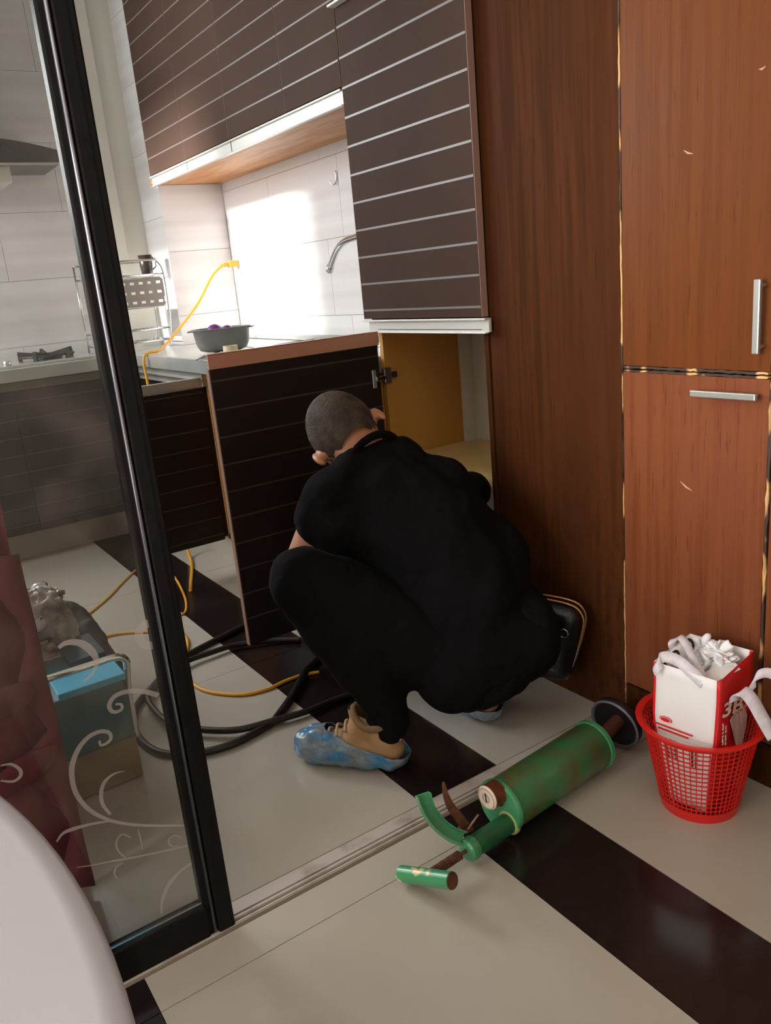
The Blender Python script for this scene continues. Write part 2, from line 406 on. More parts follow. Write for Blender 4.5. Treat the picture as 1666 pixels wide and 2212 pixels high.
wr = empty('wall_right', (1.9, 2, 0), kind='structure')
box('wall_body', XB+.008, 2.0, 1.2, 4.5, 0, 2.7, M_GROUTW, wr)
box('wall_body', 2.0, 2.12, -2.3, 4.5, 0, 2.7, M_WALL, wr)
def wall_tiles(parent, ax, pos, th, u_edges_rows, zs, sgn):
    for r in range(len(zs)-1):
        us = u_edges_rows[r % len(u_edges_rows)]
        for i in range(len(us)-1):
            u0, u1 = us[i]+.0008, us[i+1]-.0008; z0, z1 = zs[r]+.0008, zs[r+1]-.0008
            if ax == 'x': shared_box('wall_tile', (th, u1-u0, z1-z0), (pos+sgn*th/2, (u0+u1)/2, (z0+z1)/2), M_WT, parent)
            else: shared_box('wall_tile', (u1-u0, th, z1-z0), ((u0+u1)/2, pos+sgn*th/2, (z0+z1)/2), M_WT, parent)
wall_tiles(wr, 'x', XB, .008, [[2.19, 2.871, 3.47, 3.958], [2.19, 2.4, 3.0, 3.6, 3.958]], [.878, .96, 1.26, 1.56, 1.70], 1)
# pillar beside the back wall
pil = empty('wall_pillar', (1.6, 4.1, 0), kind='structure')
box('wall_body', 1.448, XB+.2, 3.968, 4.4, 0, 2.7, M_GROUTW, pil)
zs = [.86, 1.0, 1.3, 1.6, 1.9, 2.2, 2.5, 2.7]
wall_tiles(pil, 'y', 3.96, .008, [[1.44, 1.76]], zs[:4]+[1.9], 1)
wall_tiles(pil, 'x', 1.44, .008, [[3.96, YF]], [.86, 1.16, 1.46, 1.76, 2.06, 2.36, 2.7], 1)
wf = empty('wall_far', (0, 4.4, 0), kind='structure')
box('wall_body', -1.1, 1.46, YF+.008, 4.45, 0, 2.7, M_GROUTW, wf)
wall_tiles(wf, 'y', YF, .008, [[-1.0, -.44, .16, .76, 1.2], [-1.0, -.74, -.14, .46, 1.06, 1.2]], [.86, .93, 1.23, 1.53, 1.83, 2.13, 2.43, 2.7], 1)
box('wall_panel', 1.325, 1.44, YF-.004, YF+.008, .86, 2.7, M_CREAMJ, wf)
tr1 = box('trim_1', 1.2, 1.325, YF-.03, YF+.01, .86, 2.7, M_WALL); tag(tr1, kind='structure')
# kitchen left wall with its window opening (outside the photograph, admits the sun)
wl = empty('wall_left', (-1.1, 2.6, 0), kind='structure')
box('wall_body', -1.12, -1.0, 1.2, 3.25, 0, 2.7, M_WALL, wl)
box('wall_body', -1.12, -1.0, 3.25, 4.23, 0, 1.76, M_WALL, wl)
box('wall_body', -1.12, -1.0, 3.25, 4.23, 2.6, 2.7, M_WALL, wl)
box('wall_body', -1.12, -1.0, 4.23, 4.45, 0, 2.7, M_WALL, wl)
wl2 = empty('wall_left_living', (-2.7, -.5, 0), kind='structure')
box('wall_body', -2.75, -2.65, -2.3, 1.3, 0, 2.7, M_WALL, wl2)
box('wall_body', -2.65, -1.0, 1.18, 1.28, 0, 2.7, M_WALL, wl2)
wb = box('wall_back', -2.7, 2.1, -2.3, -2.2, 0, 2.7, M_WALL); tag(wb, kind='structure')
ce = MB().box(-2.75, 2.12, -2.3, 1.28, 2.7, 2.78).box(-1.12, 2.12, 1.28, 4.45, 2.7, 2.78).build('ceiling', M_CEIL); tag(ce, kind='structure')
wo = empty('wall_over_door', (0, 1.23, 2.35), kind='structure')
box('wall_body', -1.0, 1.41, 1.17, 1.29, 2.35, 2.7, M_WALL, wo)

# ---------------------------------------------------------------- sliding glass door
gd = empty('sliding_door', (-.2, 1.225, 0), 'black framed sliding glass door with frosted scroll pattern', 'sliding door')
DG = empty  # (alias kept short)
box('door_stile', .335, .366, 1.205, 1.245, .004, 2.35, M_BLACKAL, gd, bevel=.003)
box('door_stile', .316, .337, 1.212, 1.238, .004, 2.35, M_BLACKAL, gd, bevel=.004)
st = box('stile_groove', .3475, .3535, 1.2035, 1.2055, .05, 2.3, M_BLACKAL, gd)
MB().tube([(.330, 1.209, .01), (.330, 1.209, 2.34)], .0035, 8).build('stile_highlight', mat('highlight_metal', srgb(150, 152, 165), rough=.18, metal=.9), gd, smooth=True)  # pale metal line added to stand in for the stile's highlight
box('bottom_rail', -.62, .32, 1.207, 1.243, .004, .064, M_BLACKAL, gd, bevel=.003)
box('glazing_bead', -.62, .318, 1.204, 1.214, .058, .072, M_BLACKAL, gd, bevel=.002)
box('glass_pane', -.62, .322, 1.223, 1.227, .066, 2.3, M_GLASS, gd)
YG = 1.2225
def ribbon_on_glass(pxs, widths, name='frosted_scroll'):
    P = [pt(x, y, 1, YG) for x, y in pxs]; C = catmull(P, 7); n = len(C); v = []; f = []
    Wd = catmull([Vector((w, 0, 0)) for w in widths], 7)
    for i, c in enumerate(C):
        t = (C[min(i+1, n-1)]-C[max(i-1, 0)]); t.y = 0; t.normalize(); s = Vector((-t.z, 0, t.x)); w = Wd[i].x/1400/2
        v += [c+s*w, c-s*w]
    for i in range(n-1): f.append((2*i, 2*i+2, 2*i+3, 2*i+1))
    raw(name, v, f, M_FROST, gd)
def z3(l): return [(x/3.204, 1560+y/3.204) for x, y in l]
def z5(l): return [(x/5.206, 1220+y/5.206) for x, y in l]
def taper(n, a, b, c=None):
    if c is None: return [a+(b-a)*i/(n-1) for i in range(n)]
    return [a+(b-a)*min(1, 2*i/(n-1)) if i < n/2 else b+(c-b)*(2*i/(n-1)-1) for i in range(n)]
S = z3([(688, 128), (698, 158), (735, 148), (768, 112), (750, 70), (690, 66), (610, 105), (540, 190), (500, 300), (500, 400), (530, 500), (600, 590), (690, 650), (800, 690), (950, 712), (1100, 716), (1275, 715)])
ribbon_on_glass(S, taper(17, 5, 12, 5))
S = z3([(862, 338), (785, 360), (720, 420), (700, 500), (712, 570), (765, 640)]); ribbon_on_glass(S, taper(6, 2, 10, 6))
S = z3([(905, 800), (850, 775), (810, 815), (808, 870), (840, 915), (880, 945)]); ribbon_on_glass(S, taper(6, 2, 4, 2))
S = z3([(530, 1005), (640, 990), (760, 965), (880, 945), (1080, 905), (1300, 855)]); ribbon_on_glass(S, taper(6, 2, 4, 5))
S = z3([(850, 975), (805, 1005), (792, 1050), (815, 1085)]); ribbon_on_glass(S, taper(4, 2, 5, 2))
S = z3([(1255, 795), (1205, 785), (1168, 815), (1185, 855), (1235, 858)]); ribbon_on_glass(S, taper(5, 2, 5, 3))
S = z3([(1118, 1330), (1122, 1240), (1165, 1130), (1240, 1040), (1325, 975)]); ribbon_on_glass(S, taper(5, 3, 12, 6))
S = z3([(5, 300), (80, 292), (138, 330), (140, 375), (90, 410), (5, 405)]); ribbon_on_glass(S, taper(6, 4, 8, 4))
S = z3([(392, 830), (430, 775), (490, 745), (620, 708), (760, 685)]); ribbon_on_glass(S, taper(5, 4, 9, 4))
S = z3([(955, 740), (970, 800), (985, 880)]); ribbon_on_glass(S, taper(3, 2, 3, 2))
S = z5([(660, 935), (720, 890), (800, 870), (900, 880), (1000, 940), (1070, 1030), (1085, 1110), (1040, 1220), (940, 1312)]); ribbon_on_glass(S, taper(9, 8, 17, 3))
S = z5([(1780, 1470), (1666, 1435), (1550, 1420), (1410, 1430), (1290, 1480), (1230, 1570), (1250, 1640), (1310, 1655), (1370, 1620), (1360, 1570), (1300, 1570)]); ribbon_on_glass(S, taper(11, 12, 10, 5))
S = [(322+22*math.cos(a), 1371+24*math.sin(a)) for a in [k*.52 for k in range(13)]]; ribbon_on_glass(S, [19]*13)

# ---------------------------------------------------------------- brown cupboard
cb = empty('brown_cupboard', (1.6, 1.0, 0), 'tall brown wood veneer cupboard with worn edges beside the red basket', 'cupboard')
box('carcass', XW+.02, 1.9, -.5, 1.63, .0, 2.65, M_VEN3, cb)
box('side_panel', XW+.002, XW+.02, 1.209, 1.635, .0, 2.65, M_VEN3, cb, bevel=.001)
ud = box('upper_door', XW, XW+.02, .862, 1.202, .866, 2.65, M_VEN, cb, bevel=.001)
ld = box('lower_door', XW, XW+.02, .862, 1.202, .102, .852, M_VEN2, cb, bevel=.001)
box('upper_door', XW, XW+.02, .42, .852, .866, 2.65, M_VEN, cb, bevel=.001)
box('lower_door', XW, XW+.02, .42, .852, .102, .852, M_VEN2, cb, bevel=.001)
box('plinth', XW+.002, XW+.02, -.4, 1.209, 0, .096, M_VEN3, cb)
def worn_edge(y0, y1, z0, z1, n=26, amp=.003, par=cb):
    """chipped edge banding: an irregular raised strip"""
    vert = (z1-z0) > (y1-y0); v = []; f = []; rnd = random.Random(int(y0*1000+z0*77))
    for i in range(n+1):
        t = i/n; a = rnd.uniform(-amp, amp)*.5; b = rnd.uniform(-amp, amp)*.5
        if vert: z = z0+(z1-z0)*t; c = [(XW-.0012, y0+a, z), (XW-.0012, y1+b, z)]
        else: y = y0+(y1-y0)*t; c = [(XW-.0012, y, z0+a), (XW-.0012, y, z1+b)]
        v += c+[(q[0]+.01, q[1], q[2]) for q in c]
    for i in range(n):
        k = 4*i; f += [(k, k+4, k+5, k+1), (k+1, k+5, k+7, k+3), (k, k+2, k+6, k+4), (k+2, k+3, k+7, k+6)]
    f += [(0, 1, 3, 2), (4*n, 4*n+2, 4*n+3, 4*n+1)]
    raw('worn_edge', v, f, M_WORN, par)
worn_edge(1.202, 1.2055, .86, 2.6, 90, .002)
worn_edge(1.2025, 1.2045, .02, .86, 60, .002)
worn_edge(.866, 1.199, .853, .8572, 40, .002)
worn_edge(.866, 1.199, .8605, .8655, 40, .002)
worn_edge(.8545, .8605, .10, .85, 40, .003)
for a, b, par in (((XW, .877, 1.033), (XW, .877, .901), ud), ((XW, 1.013, .821), (XW, .873, .822), ld)):
    a, b = Vector(a), Vector(b); d = (b-a).normalized(); off = Vector((-.024, 0, 0)); side = d.cross(off).normalized()
    h = MB().obox((a+b)/2+off, d*(b-a).length/2, side*.0065, off.normalized()*.0045).build('handle', M_ALU, par, bevel=.002)
    for q in (a+d*.012, b-d*.012): MB().tube([q, q+off], .004, 10).build('handle_post', M_ALU, par, smooth=True)
# scratches on the doors
for P, sc_ in (((1470, 1040), (1495, 1060)), 0), (((1478, 325), (1497, 332)), 0), (((1640, 150), (1655, 143)), 0):
    q = [pt(x, y, 0, XW-.0006) for x, y in P]
    m_ = (q[0]+q[1])/2+Vector((0, 0, -.002))
    MB().tube([q[0], m_, q[1]], [.0006, .0022, .0006], 6).build('scratch', mat('pale_scratch', srgb(196, 150, 122), rough=.6), ld)

# ---------------------------------------------------------------- kitchen cupboards
def striped_face(parent, ax, pos, u0, u1, z0, z1, zref, pitch_=.0778, w=.0052, proud=.0006, m=M_INLAY, sgn=-1):
    k = math.ceil((z0+.012-zref)/pitch_); z = zref+k*pitch_
    while z < z1-.008:
        if ax == 'x': shared_box('inlay_strip', (.002, u1-u0, w), (pos+sgn*(proud-.001), (u0+u1)/2, z), m, parent)
        else: shared_box('inlay_strip', (u1-u0, .002, w), ((u0+u1)/2, pos+sgn*(proud-.001), z), m, parent)
        z += pitch_
XU = 1.390
ZU = 1.632
up = empty('upper_cupboards', (1.58, 3.0, 1.6), 'run of taupe upper cupboards with pale horizontal inlay lines and pine underside', 'cupboard')
box('carcass', XU+.022, XB, 2.2, 3.955, 1.612, 2.66, M_FRONTL, up)
box('underside', XU+.012, XB-.001, 2.2, 3.955, 1.600, 1.612, M_PINE, up)
seams = [2.2015, 2.556, 3.010, 3.458, 3.905]
for i in range(4):
    y0, y1 = seams[i]+.0012, seams[i+1]-.0012
    d = box('door', XU, XU+.02, y0, y1, ZU, 2.64, M_FRONTL, up, bevel=.001)
    striped_face(d, 'x', XU, y0+.001, y1-.001, ZU, 2.64, 1.0014)
    box('edge_banding', XU+.0008, XU+.021, y0-.0010, y0+.0004, ZU, 2.64, M_EDGE, d)
pr = MB().box(XU+.004, XU+.012, 2.2, 3.90, 1.583, 1.627).box(XU-.006, XU+.006, 2.2, 3.90, 1.622, 1.627).box(XU-.004, XU+.006, 2.2, 3.90, 1.583, 1.586).build('grip_profile', M_ALUW, up, bevel=.0008)
box('profile_joint', XU+.0028, XU+.0044, 3.0, 3.003, 1.585, 1.625, M_IRON, up)
box('profile_joint', XU+.0028, XU+.0044, 3.45, 3.453, 1.585, 1.625, M_IRON, up)
# tall corner cupboard with the open lower door
tc = empty('tall_cupboard', (1.58, 1.9, 0), 'tall taupe cupboard over an open ochre lower compartment beside the brown cupboard', 'cupboard')
td = box('upper_door', XU-.004, XU+.016, 1.632, 2.190, .976, 2.64, M_FRONTL, tc, bevel=.001)
striped_face(td, 'x', XU-.004, 1.633, 2.189, .976, 2.64, 1.0014, w=.0058)
box('edge_banding', XU-.0035, XU+.0165, 1.6305, 1.6322, .976, 2.64, M_EDGE, td)
box('upper_box', XU+.018, XB, 1.64, 2.18, .965, 2.66, M_FRONTL, tc)
MB().box(XU+.001, XU+.010, 1.612, 2.172, .937, .972).box(XU-.012, XU+.004, 1.612, 2.190, .968, .973).box(XU-.008, XU+.004, 1.618, 2.172, .934, .9375).build('grip_profile', M_ALUW, tc, bevel=.0008)
box('profile_joint', XU-.002, XU+.0, 1.640, 2.12, .944, .9452, M_IRON, tc)
box('side_board', XU+.02, 1.715, 2.135, 2.153, .05, .936, M_OCHRE, tc)
box('side_board', XU+.02, XB-.004, 1.640, 1.655, .05, .936, M_VEN3, tc)
box('top_board', XU+.02, XB-.004, 1.655, 2.135, .938, .953, M_OCHRE, tc)
box('shelf', XU+.022, XB-.004, 1.656, 2.134, .520, .538, M_SHELF, tc)
box('base_board', XU+.022, XB-.004, 1.656, 2.134, .05, .068, M_SHELF, tc)
box('back_board', 1.752, XB-.001, 1.656, 2.153, .05, .95, M_WALL, tc)
box('pipe_casing', 1.705, 1.752, 2.120, 2.150, .538, .936, M_WALL, tc)
od = box('open_door', .832, 1.380, 2.120, 2.138, .080, .898, M_FRONT, tc, bevel=.001)
M_INLD = mat('dark_inlay', srgb(74, 58, 54), rough=.4)
striped_face(od, 'y', 2.120, .834, 1.378, .08, .898, .866, m=M_INLD, sgn=-1)
box('edge_banding', .8295, .8325, 2.1195, 2.1385, .08, .898, M_EDGE, od)
MB().box(.832, 1.386, 2.118, 2.124, .898, .938).box(.832, 1.386, 2.118, 2.140, .9355, .939).build('grip_profile', mat('copper_reflection_tint', srgb(206, 150, 124), rough=.35, metal=.1), od, bevel=.0008)  # aluminium profile with its coppery reflection put into the colour
M_HINGE = mat('hinge_steel', srgb(120, 112, 104), rough=.3, metal=.8)
for z in (.80, .20):
    hx = empty('hinge', (1.38, 2.115, z)); hx.parent = tc; hx.location = Vector((1.38, 2.115, z))-wloc(tc); WLOC[hx.name] = Vector((1.38, 2.115, z))
    box('hinge_cup', 1.348, 1.362, 2.113, 2.1195, z-.030, z+.026, M_ALU, hx, bevel=.002)
    MB().obox((1.377, 2.112, z-.002), (.017, 0, 0), (0, .004, 0), (0, 0, .006)).build('hinge_arm', M_CHROME, hx, bevel=.001)
    MB().box(1.395, 1.425, 2.120, 2.1345, z-.024, z+.026).build('hinge_plate', M_HINGE, hx, bevel=.005)
    box('hinge_tail', 1.425, 1.448, 2.124, 2.1345, z-.008, z+.010, M_IRON, hx, bevel=.002)
# right-hand base run
rb = empty('right_base_cupboards', (1.45, 3.1, 0), 'dark base cupboards along the tiled back wall with one door open', 'cupboard')
XBF = 1.150
box('carcass', XBF+.42, XB, 2.16, 3.955, .13, .80, M_FRONT, rb)
box('side_board', XBF+.02, XBF+.42, 2.160, 2.178, .13, .80, M_OCHRE, rb)
box('side_board', XBF+.02, XBF+.42, 2.662, 2.678, .13, .80, M_OCHRE, rb)
box('side_board', XBF+.02, XBF+.42, 3.022, 3.038, .13, .80, M_OCHRE, rb)
box('base_board', XBF+.02, XBF+.42, 2.16, 3.84, .13, .148, M_OCHRE, rb)
for y0, y1 in ((2.18, 2.66), (3.04, 3.44), (3.445, 3.84)):
    d = box('door', XBF, XBF+.018, y0, y1, .14, .745, M_FRONT, rb, bevel=.001)
    striped_face(d, 'x', XBF, y0+.001, y1-.001, .14, .74, .70, m=M_INLD)
MB().box(XBF+.004, XBF+.02, 3.03, 3.84, .752, .80).box(XBF-.012, XBF+.006, 3.03, 3.84, .776, .781).box(XBF-.008, XBF+.006, 3.03, 3.84, .750, .754).build('grip_profile', M_ALU, rb, bevel=.001)
d2 = box('open_door', .792, 1.145, 3.015, 3.033, .136, .752, M_FRONT, rb, bevel=.001)
striped_face(d2, 'y', 3.015, .794, 1.143, .14, .752, .734, m=M_INLD, pitch_=.0715, w=.0045)
MB().box(.792, 1.145, 3.013, 3.020, .755, .789).box(.792, 1.145, 3.013, 3.036, .787, .790).build('grip_profile', M_ALU, d2, bevel=.001)
box('plinth', XBF+.05, XBF+.065, 2.16, 3.9, 0, .13, M_TILE, rb)
# far base run
fb = empty('far_base_cupboards', (.1, 4.0, 0), 'dark inlaid base cupboards under the gas hob, seen through the glass', 'cupboard')
YB = 3.85
box('carcass', -.98, 1.14, YB+.02, 4.24, .13, .80, M_FRONT, fb)
for x0, x1 in ((-.98, -.46), (-.455, .06), (.065, .60), (.605, 1.135)):
    d = box('door', x0, x1, YB, YB+.018, .135, .765, M_FRONT, fb, bevel=.001)
    striped_face(d, 'y', YB, x0+.001, x1-.001, .135, .76, .7185, m=M_INLD, sgn=-1)
MB().box(-.98, 1.135, YB+.004, YB+.02, .768, .80).box(-.98, 1.135, YB-.006, YB+.006, .768, .771).box(-.98, 1.135, YB-.006, YB+.006, .786, .79).build('grip_profile', mat('dull_profile', srgb(120, 112, 102), rough=.4, metal=.4), fb, bevel=.001)
box('plinth', -.98, 1.2, YB+.09, YB+.105, 0, .13, M_TILE, fb)
# worktop
wt = empty('worktop', (1.3, 3.5, ZT), 'pale steel L-shaped kitchen worktop under the upper cupboards', 'worktop')
box('worktop_slab', XBF-.012, XB-.001, 2.16, YF-.002, ZT-.055, ZT, M_STEEL, wt, bevel=.003)
box('worktop_slab', -.99, XBF-.012, YB-.02, YF-.002, ZT-.055, ZT, M_STEEL, wt, bevel=.003)
box('upstand', XB-.012, XB-.001, 2.19, 3.957, ZT, ZT+.018, M_STEEL, wt)

# ---------------------------------------------------------------- things on and over the worktop
# range hood
hd = empty('range_hood', (.62, 4.1, 1.70), 'black curved glass range hood above the gas hob', 'range hood')
v = []; f = []; n = 14
for i in range(n+1):
    t = -1+2*i/n; x = .58+t*.43; zt = 1.80-.06*t*t; 
    v += [(x, 3.90, 1.69), (x, 3.90, zt), (x, 4.245, zt+.06), (x, 4.245, 1.69)]
for i in range(n):
    k = 4*i; f += [(k+j, k+4+j, k+4+(j+1) % 4, k+(j+1) % 4) for j in range(4)]
f += [(0, 1, 2, 3), (4*n, 4*n+3, 4*n+2, 4*n+1)]
raw('hood_visor', v, f, M_HOOD, hd, bevel=.003)
box('hood_rim', .15, 1.01, 3.893, 3.90, 1.683, 1.692, M_ALU, hd)
box('hood_underside', .35, .80, 3.93, 4.2, 1.62, 1.69, M_ALUW, hd, bevel=.006)
box('hood_chimney', .42, .76, 4.0, 4.245, 1.84, 2.68, M_FILM, hd, bevel=.004)
# gas hob
hb = empty('gas_hob', (.62, 4.05, ZT), 'gas hob with cast iron pan support on the far worktop', 'hob')
box('hob_plate', .25, 1.02, 3.89, 4.2, ZT, ZT+.012, M_STEEL, hb, bevel=.004)
for cx in (.46, .82):
    MB().lathe([(.0, .0), (.062, 0), (.066, .008), (.045, .016), (0, .016)], (cx, 4.05, ZT+.012), seg=24).build('burner', M_IRON, hb, smooth=True)
    g = MB()
    for k in range(5):
        a = 2*math.pi*k/5+.3; dx, dy = math.cos(a), math.sin(a)
        g.obox((cx+dx*.075, 4.05+dy*.075, ZT+.04), (dx*.05, dy*.05, .008), (-dy*.006, dx*.006, 0), (0, 0, .008))
        g.obox((cx+dx*.118, 4.05+dy*.118, ZT+.028), (dx*.008, dy*.008, 0), (-dy*.008, dx*.008, 0), (0, 0, .02))
    g.tube([(cx+.115*math.cos(a), 4.05+.115*math.sin(a), ZT+.03) for a in [2*math.pi*k/24 for k in range(25)]], .006, 6)
    g.build('pan_support', M_IRON, hb)
for cx in (.36, .62):
    MB().lathe([(0, 0), (.018, 0), (.016, .02), (0, .02)], (cx, 3.91, ZT+.012), seg=16).build('control_knob', M_ALU, hb, smooth=True)
# dish rack
rk = empty('dish_rack', (1.27, 4.05, ZT), 'chrome two-tier dish rack with a perforated basket at the window', 'dish rack')
XR0, XR1, YR0, YR1 = 1.03, 1.385, 3.93, 4.13
for y in (YR0, YR1):
    MB().tube(catmull([(XR1-.02, y, ZT+.005), (XR1, y, 1.0), (XR1+.004, y, 1.2), (XR1-.02, y, 1.262), (XR1-.06, y, 1.27), (XR0, y, 1.27)], 6), .005, 8).build('frame_rod', M_CHROME, rk, smooth=True)
    tube('frame_rod', [(XR0, y, ZT+.003), (XR0, y, 1.27)], .005, M_CHROME, rk)
for z in (1.205, .955, .90):
    MB().tube([(XR0, YR0, z), (XR1, YR0, z), (XR1, YR1, z), (XR0, YR1, z), (XR0, YR0, z)], .004, 8).build('shelf_rod', M_CHROME, rk, smooth=True)
for z in (.955, .90):
    g = MB()
    for k in range(9): g.tube([(XR0+.04*k, YR0, z), (XR0+.04*k, YR1, z)], .002, 6)
    g.build('wire_grid', M_CHROME, rk, smooth=True)
def perforated(name, x0, x1, z0, z1, y, th, nx, nz, m, par):
    """a sheet with real rectangular holes"""
    g = MB(); cw = (x1-x0)/nx; ch = (z1-z0)/nz; hw, hh = cw*.24, ch*.13
    for i in range(nx):
        for j in range(nz):
            cx, cz = x0+cw*(i+.5), z0+ch*(j+.5)
            a = [(x0+cw*i, z0+ch*j), (x0+cw*(i+1), z0+ch*j), (x0+cw*(i+1), z0+ch*(j+1)), (x0+cw*i, z0+ch*(j+1))]
            b = [(cx-hw, cz-hh), (cx+hw, cz-hh), (cx+hw, cz+hh), (cx-hw, cz+hh)]
            v = [(p[0], y, p[1]) for p in a+b]+[(p[0], y+th, p[1]) for p in a+b]
            f = []
            for k in range(4):
                k2 = (k+1) % 4
                f += [(k, k2, 4+k2, 4+k), (8+k, 12+k, 12+k2, 8+k2), (4+k, 4+k2, 12+k2, 12+k)]
            g.add(v, f)
    return g.build(name, m, par)
perforated('perforated_basket', XR0+.01, XR1-.01, 1.06, 1.19, YR0-.004, .002, 8, 3, mat('brushed_basket_steel', srgb(150, 142, 134), rough=.35, metal=.6), rk)
MB().tube([(XR0, YR0-.003, 1.19), (XR1-.02, YR0-.003, 1.19), (XR1-.008, YR0-.003, 1.18), (XR1-.008, YR0-.003, 1.07), (XR1-.02, YR0-.003, 1.058), (XR0, YR0-.003, 1.058)], .004, 8).build('basket_rim', M_CHROME, rk, smooth=True)
box('basket_bottom', XR0+.01, XR1-.01, YR0, YR1-.01, 1.056, 1.060, M_ALU, rk)
cupo = empty('utensil_cup', (1.33, 4.0, 1.21), 'dark steel cup standing on the top tier of the dish rack', 'cup')
MB().lathe([(0, 0), (.026, 0), (.03, .04), (.032, .085), (.029, .085), (.024, .004), (0, .004)], (1.335, 4.0, 1.21), seg=24).build('cup_body', mat('dark_steel', srgb(70, 62, 60), rough=.3, metal=.6), cupo, smooth=True)
MB().tube([(1.36, 4.0, 1.225), (1.38, 3.99, 1.24), (1.38, 3.985, 1.27), (1.365, 3.99, 1.285)], .004, 8).build('cup_handle', M_CHROME, cupo, smooth=True)
box('cup_rim', 1.3, 1.37, 3.998, 4.002, 1.293, 1.297, M_CHROME, cupo)
# grey oval pan on the worktop
PC = Vector((1.328, 3.188, ZT)); PA = (CR*1.0).copy(); PA.z = 0; PA.normalize(); PBv = Vector((-PA.y, PA.x, 0))
pn = empty('pan', PC, 'grey oval plastic basin with two side lips standing on the worktop', 'basin')
def oval(prof, a, b, seg=48):
    v = []; f = []
    for (s, z) in prof:
        for k in range(seg):
            q = 2*math.pi*k/seg; ex = 2/2.6
            cx = abs(math.cos(q))**ex*math.copysign(1, math.cos(q)); sy = abs(math.sin(q))**ex*math.copysign(1, math.sin(q))
            v.append(PC+PA*cx*(a-s)+PBv*sy*(b-s)+Vector((0, 0, z)))
    for i in range(len(prof)-1):
        for k in range(seg): f.append((i*seg+k, i*seg+(k+1) % seg, (i+1)*seg+(k+1) % seg, (i+1)*seg+k))
    f.append(tuple(range(seg))[::-1]); f.append(tuple((len(prof)-1)*seg+k for k in range(seg)))
    return v, f
v, f = oval([(.045, .004), (.02, .012), (.008, .035), (0, .09), (-.006, .094), (-.006, .098), (.005, .098), (.012, .035), (.03, .014), (.05, .012)], .114, .072)
autosmooth(raw('basin_body', v, f, M_POT, pn), 50)
for s in (-1, 1): MB().obox(PC+PA*s*.118+Vector((0, 0, .092)), PA*.016, PBv*.030, (0, 0, .003)).build('basin_lip', M_POT, pn, bevel=.003)
for i, (a_, b_, r_) in enumerate(((-.03, .02, .028), (.022, .02, .020))):
    c_ = PC+PA*a_+PBv*b_+Vector((0, 0, .085))
    o = blob('purple_ball', [('e', c_, (r_*1.2, r_, r_), None)], M_PURPLE, None, voxel=.004, smooth=2)
    o['label'] = ('wide purple plastic lump in the left of the grey basin', 'small purple plastic knob in the right of the grey basin')[i]; o['category'] = 'lump'; o['group'] = 'purple plastic things in the basin'
tp = MB().lathe([(.022, 0), (.028, 0), (.028, .036), (.022, .036)], pt(500, 767, 2, ZT)+Vector((0, 0, 0)), seg=32, closed=True).build('tape_roll', M_TAPE, None)
autosmooth(tag(tp, 'cream roll of tape on the worktop in front of the grey basin', 'tape roll'), 40)
wpts = catmull([pt(x, y, 2, ZT+.003) for x, y in ((425, 778), (446, 768), (480, 758), (520, 748), (560, 752), (600, 744), (640, 738), (675, 733), (700, 725), (722, 718))], 6)
w1 = tube('thin_cable', wpts, .0018, M_WIRE); tag(w1, 'thin black cable lying along the worktop past the basin', 'cable')
wpts = catmull([pt(x, y, 2, ZT+.003) for x, y in ((532, 730), (575, 732), (620, 734), (664, 736))], 6)
w1 = tube('thin_cable', wpts, .0018, M_WIRE); tag(w1, 'short black cable at the foot of the bright tiled wall', 'cable')
# tap
tp = empty('tap', (1.58, 2.5, ZT), 'chrome swan-neck tap in front of the tiled wall', 'tap')
TP = [(1.62, 2.44, ZT), (1.62, 2.44, 1.0), (1.62, 2.44, 1.14), (1.62, 2.455, 1.20), (1.62, 2.51, 1.235), (1.62, 2.58, 1.236), (1.62, 2.65, 1.227), (1.62, 2.70, 1.205), (1.62, 2.735, 1.175), (1.62, 2.762, 1.145)]
tube('spout', catmull(TP, 6), .0125, M_CHROME, tp, 16)
MB().lathe([(0, 0), (.03, 0), (.028, .012), (.018, .02), (.018, .05), (0, .05)], (1.62, 2.44, ZT), seg=24).build('tap_base', M_CHROME, tp, smooth=True)
MB().tube([(1.62, 2.7585, 1.150), (1.62, 2.772, 1.134)], .0145, 16).build('aerator', M_CHROME, tp, smooth=True)
# wall hook
hk = empty('wall_hook', (XB, 2.88, 1.47), 'small metal hook on the tiles under the pine shelf', 'hook')
box('hook_plate', XB-.003, XB, 2.872, 2.884, 1.465, 1.50, M_ALUW, hk, bevel=.001)
tube('hook_wire', catmull([(XB-.004, 2.878, 1.50), (XB-.006, 2.876, 1.465), (XB-.012, 2.882, 1.452), (XB-.018, 2.893, 1.456), (XB-.02, 2.9, 1.468)], 6), .0025, M_CHROME, hk, 8)
# small white bracket on the tall door
br = empty('door_bracket', (XU-.006, 2.13, 1.82), 'small white plastic bracket on the upper taupe doors', 'bracket')
box('bracket_lip', XU-.03, XU-.0055, 2.085, 2.188, 1.828, 1.834, M_WHITEP, br, bevel=.001)
box('bracket_plate', XU-.009, XU-.0055, 2.095, 2.18, 1.834, 1.90, M_WHITEP, br, bevel=.001)
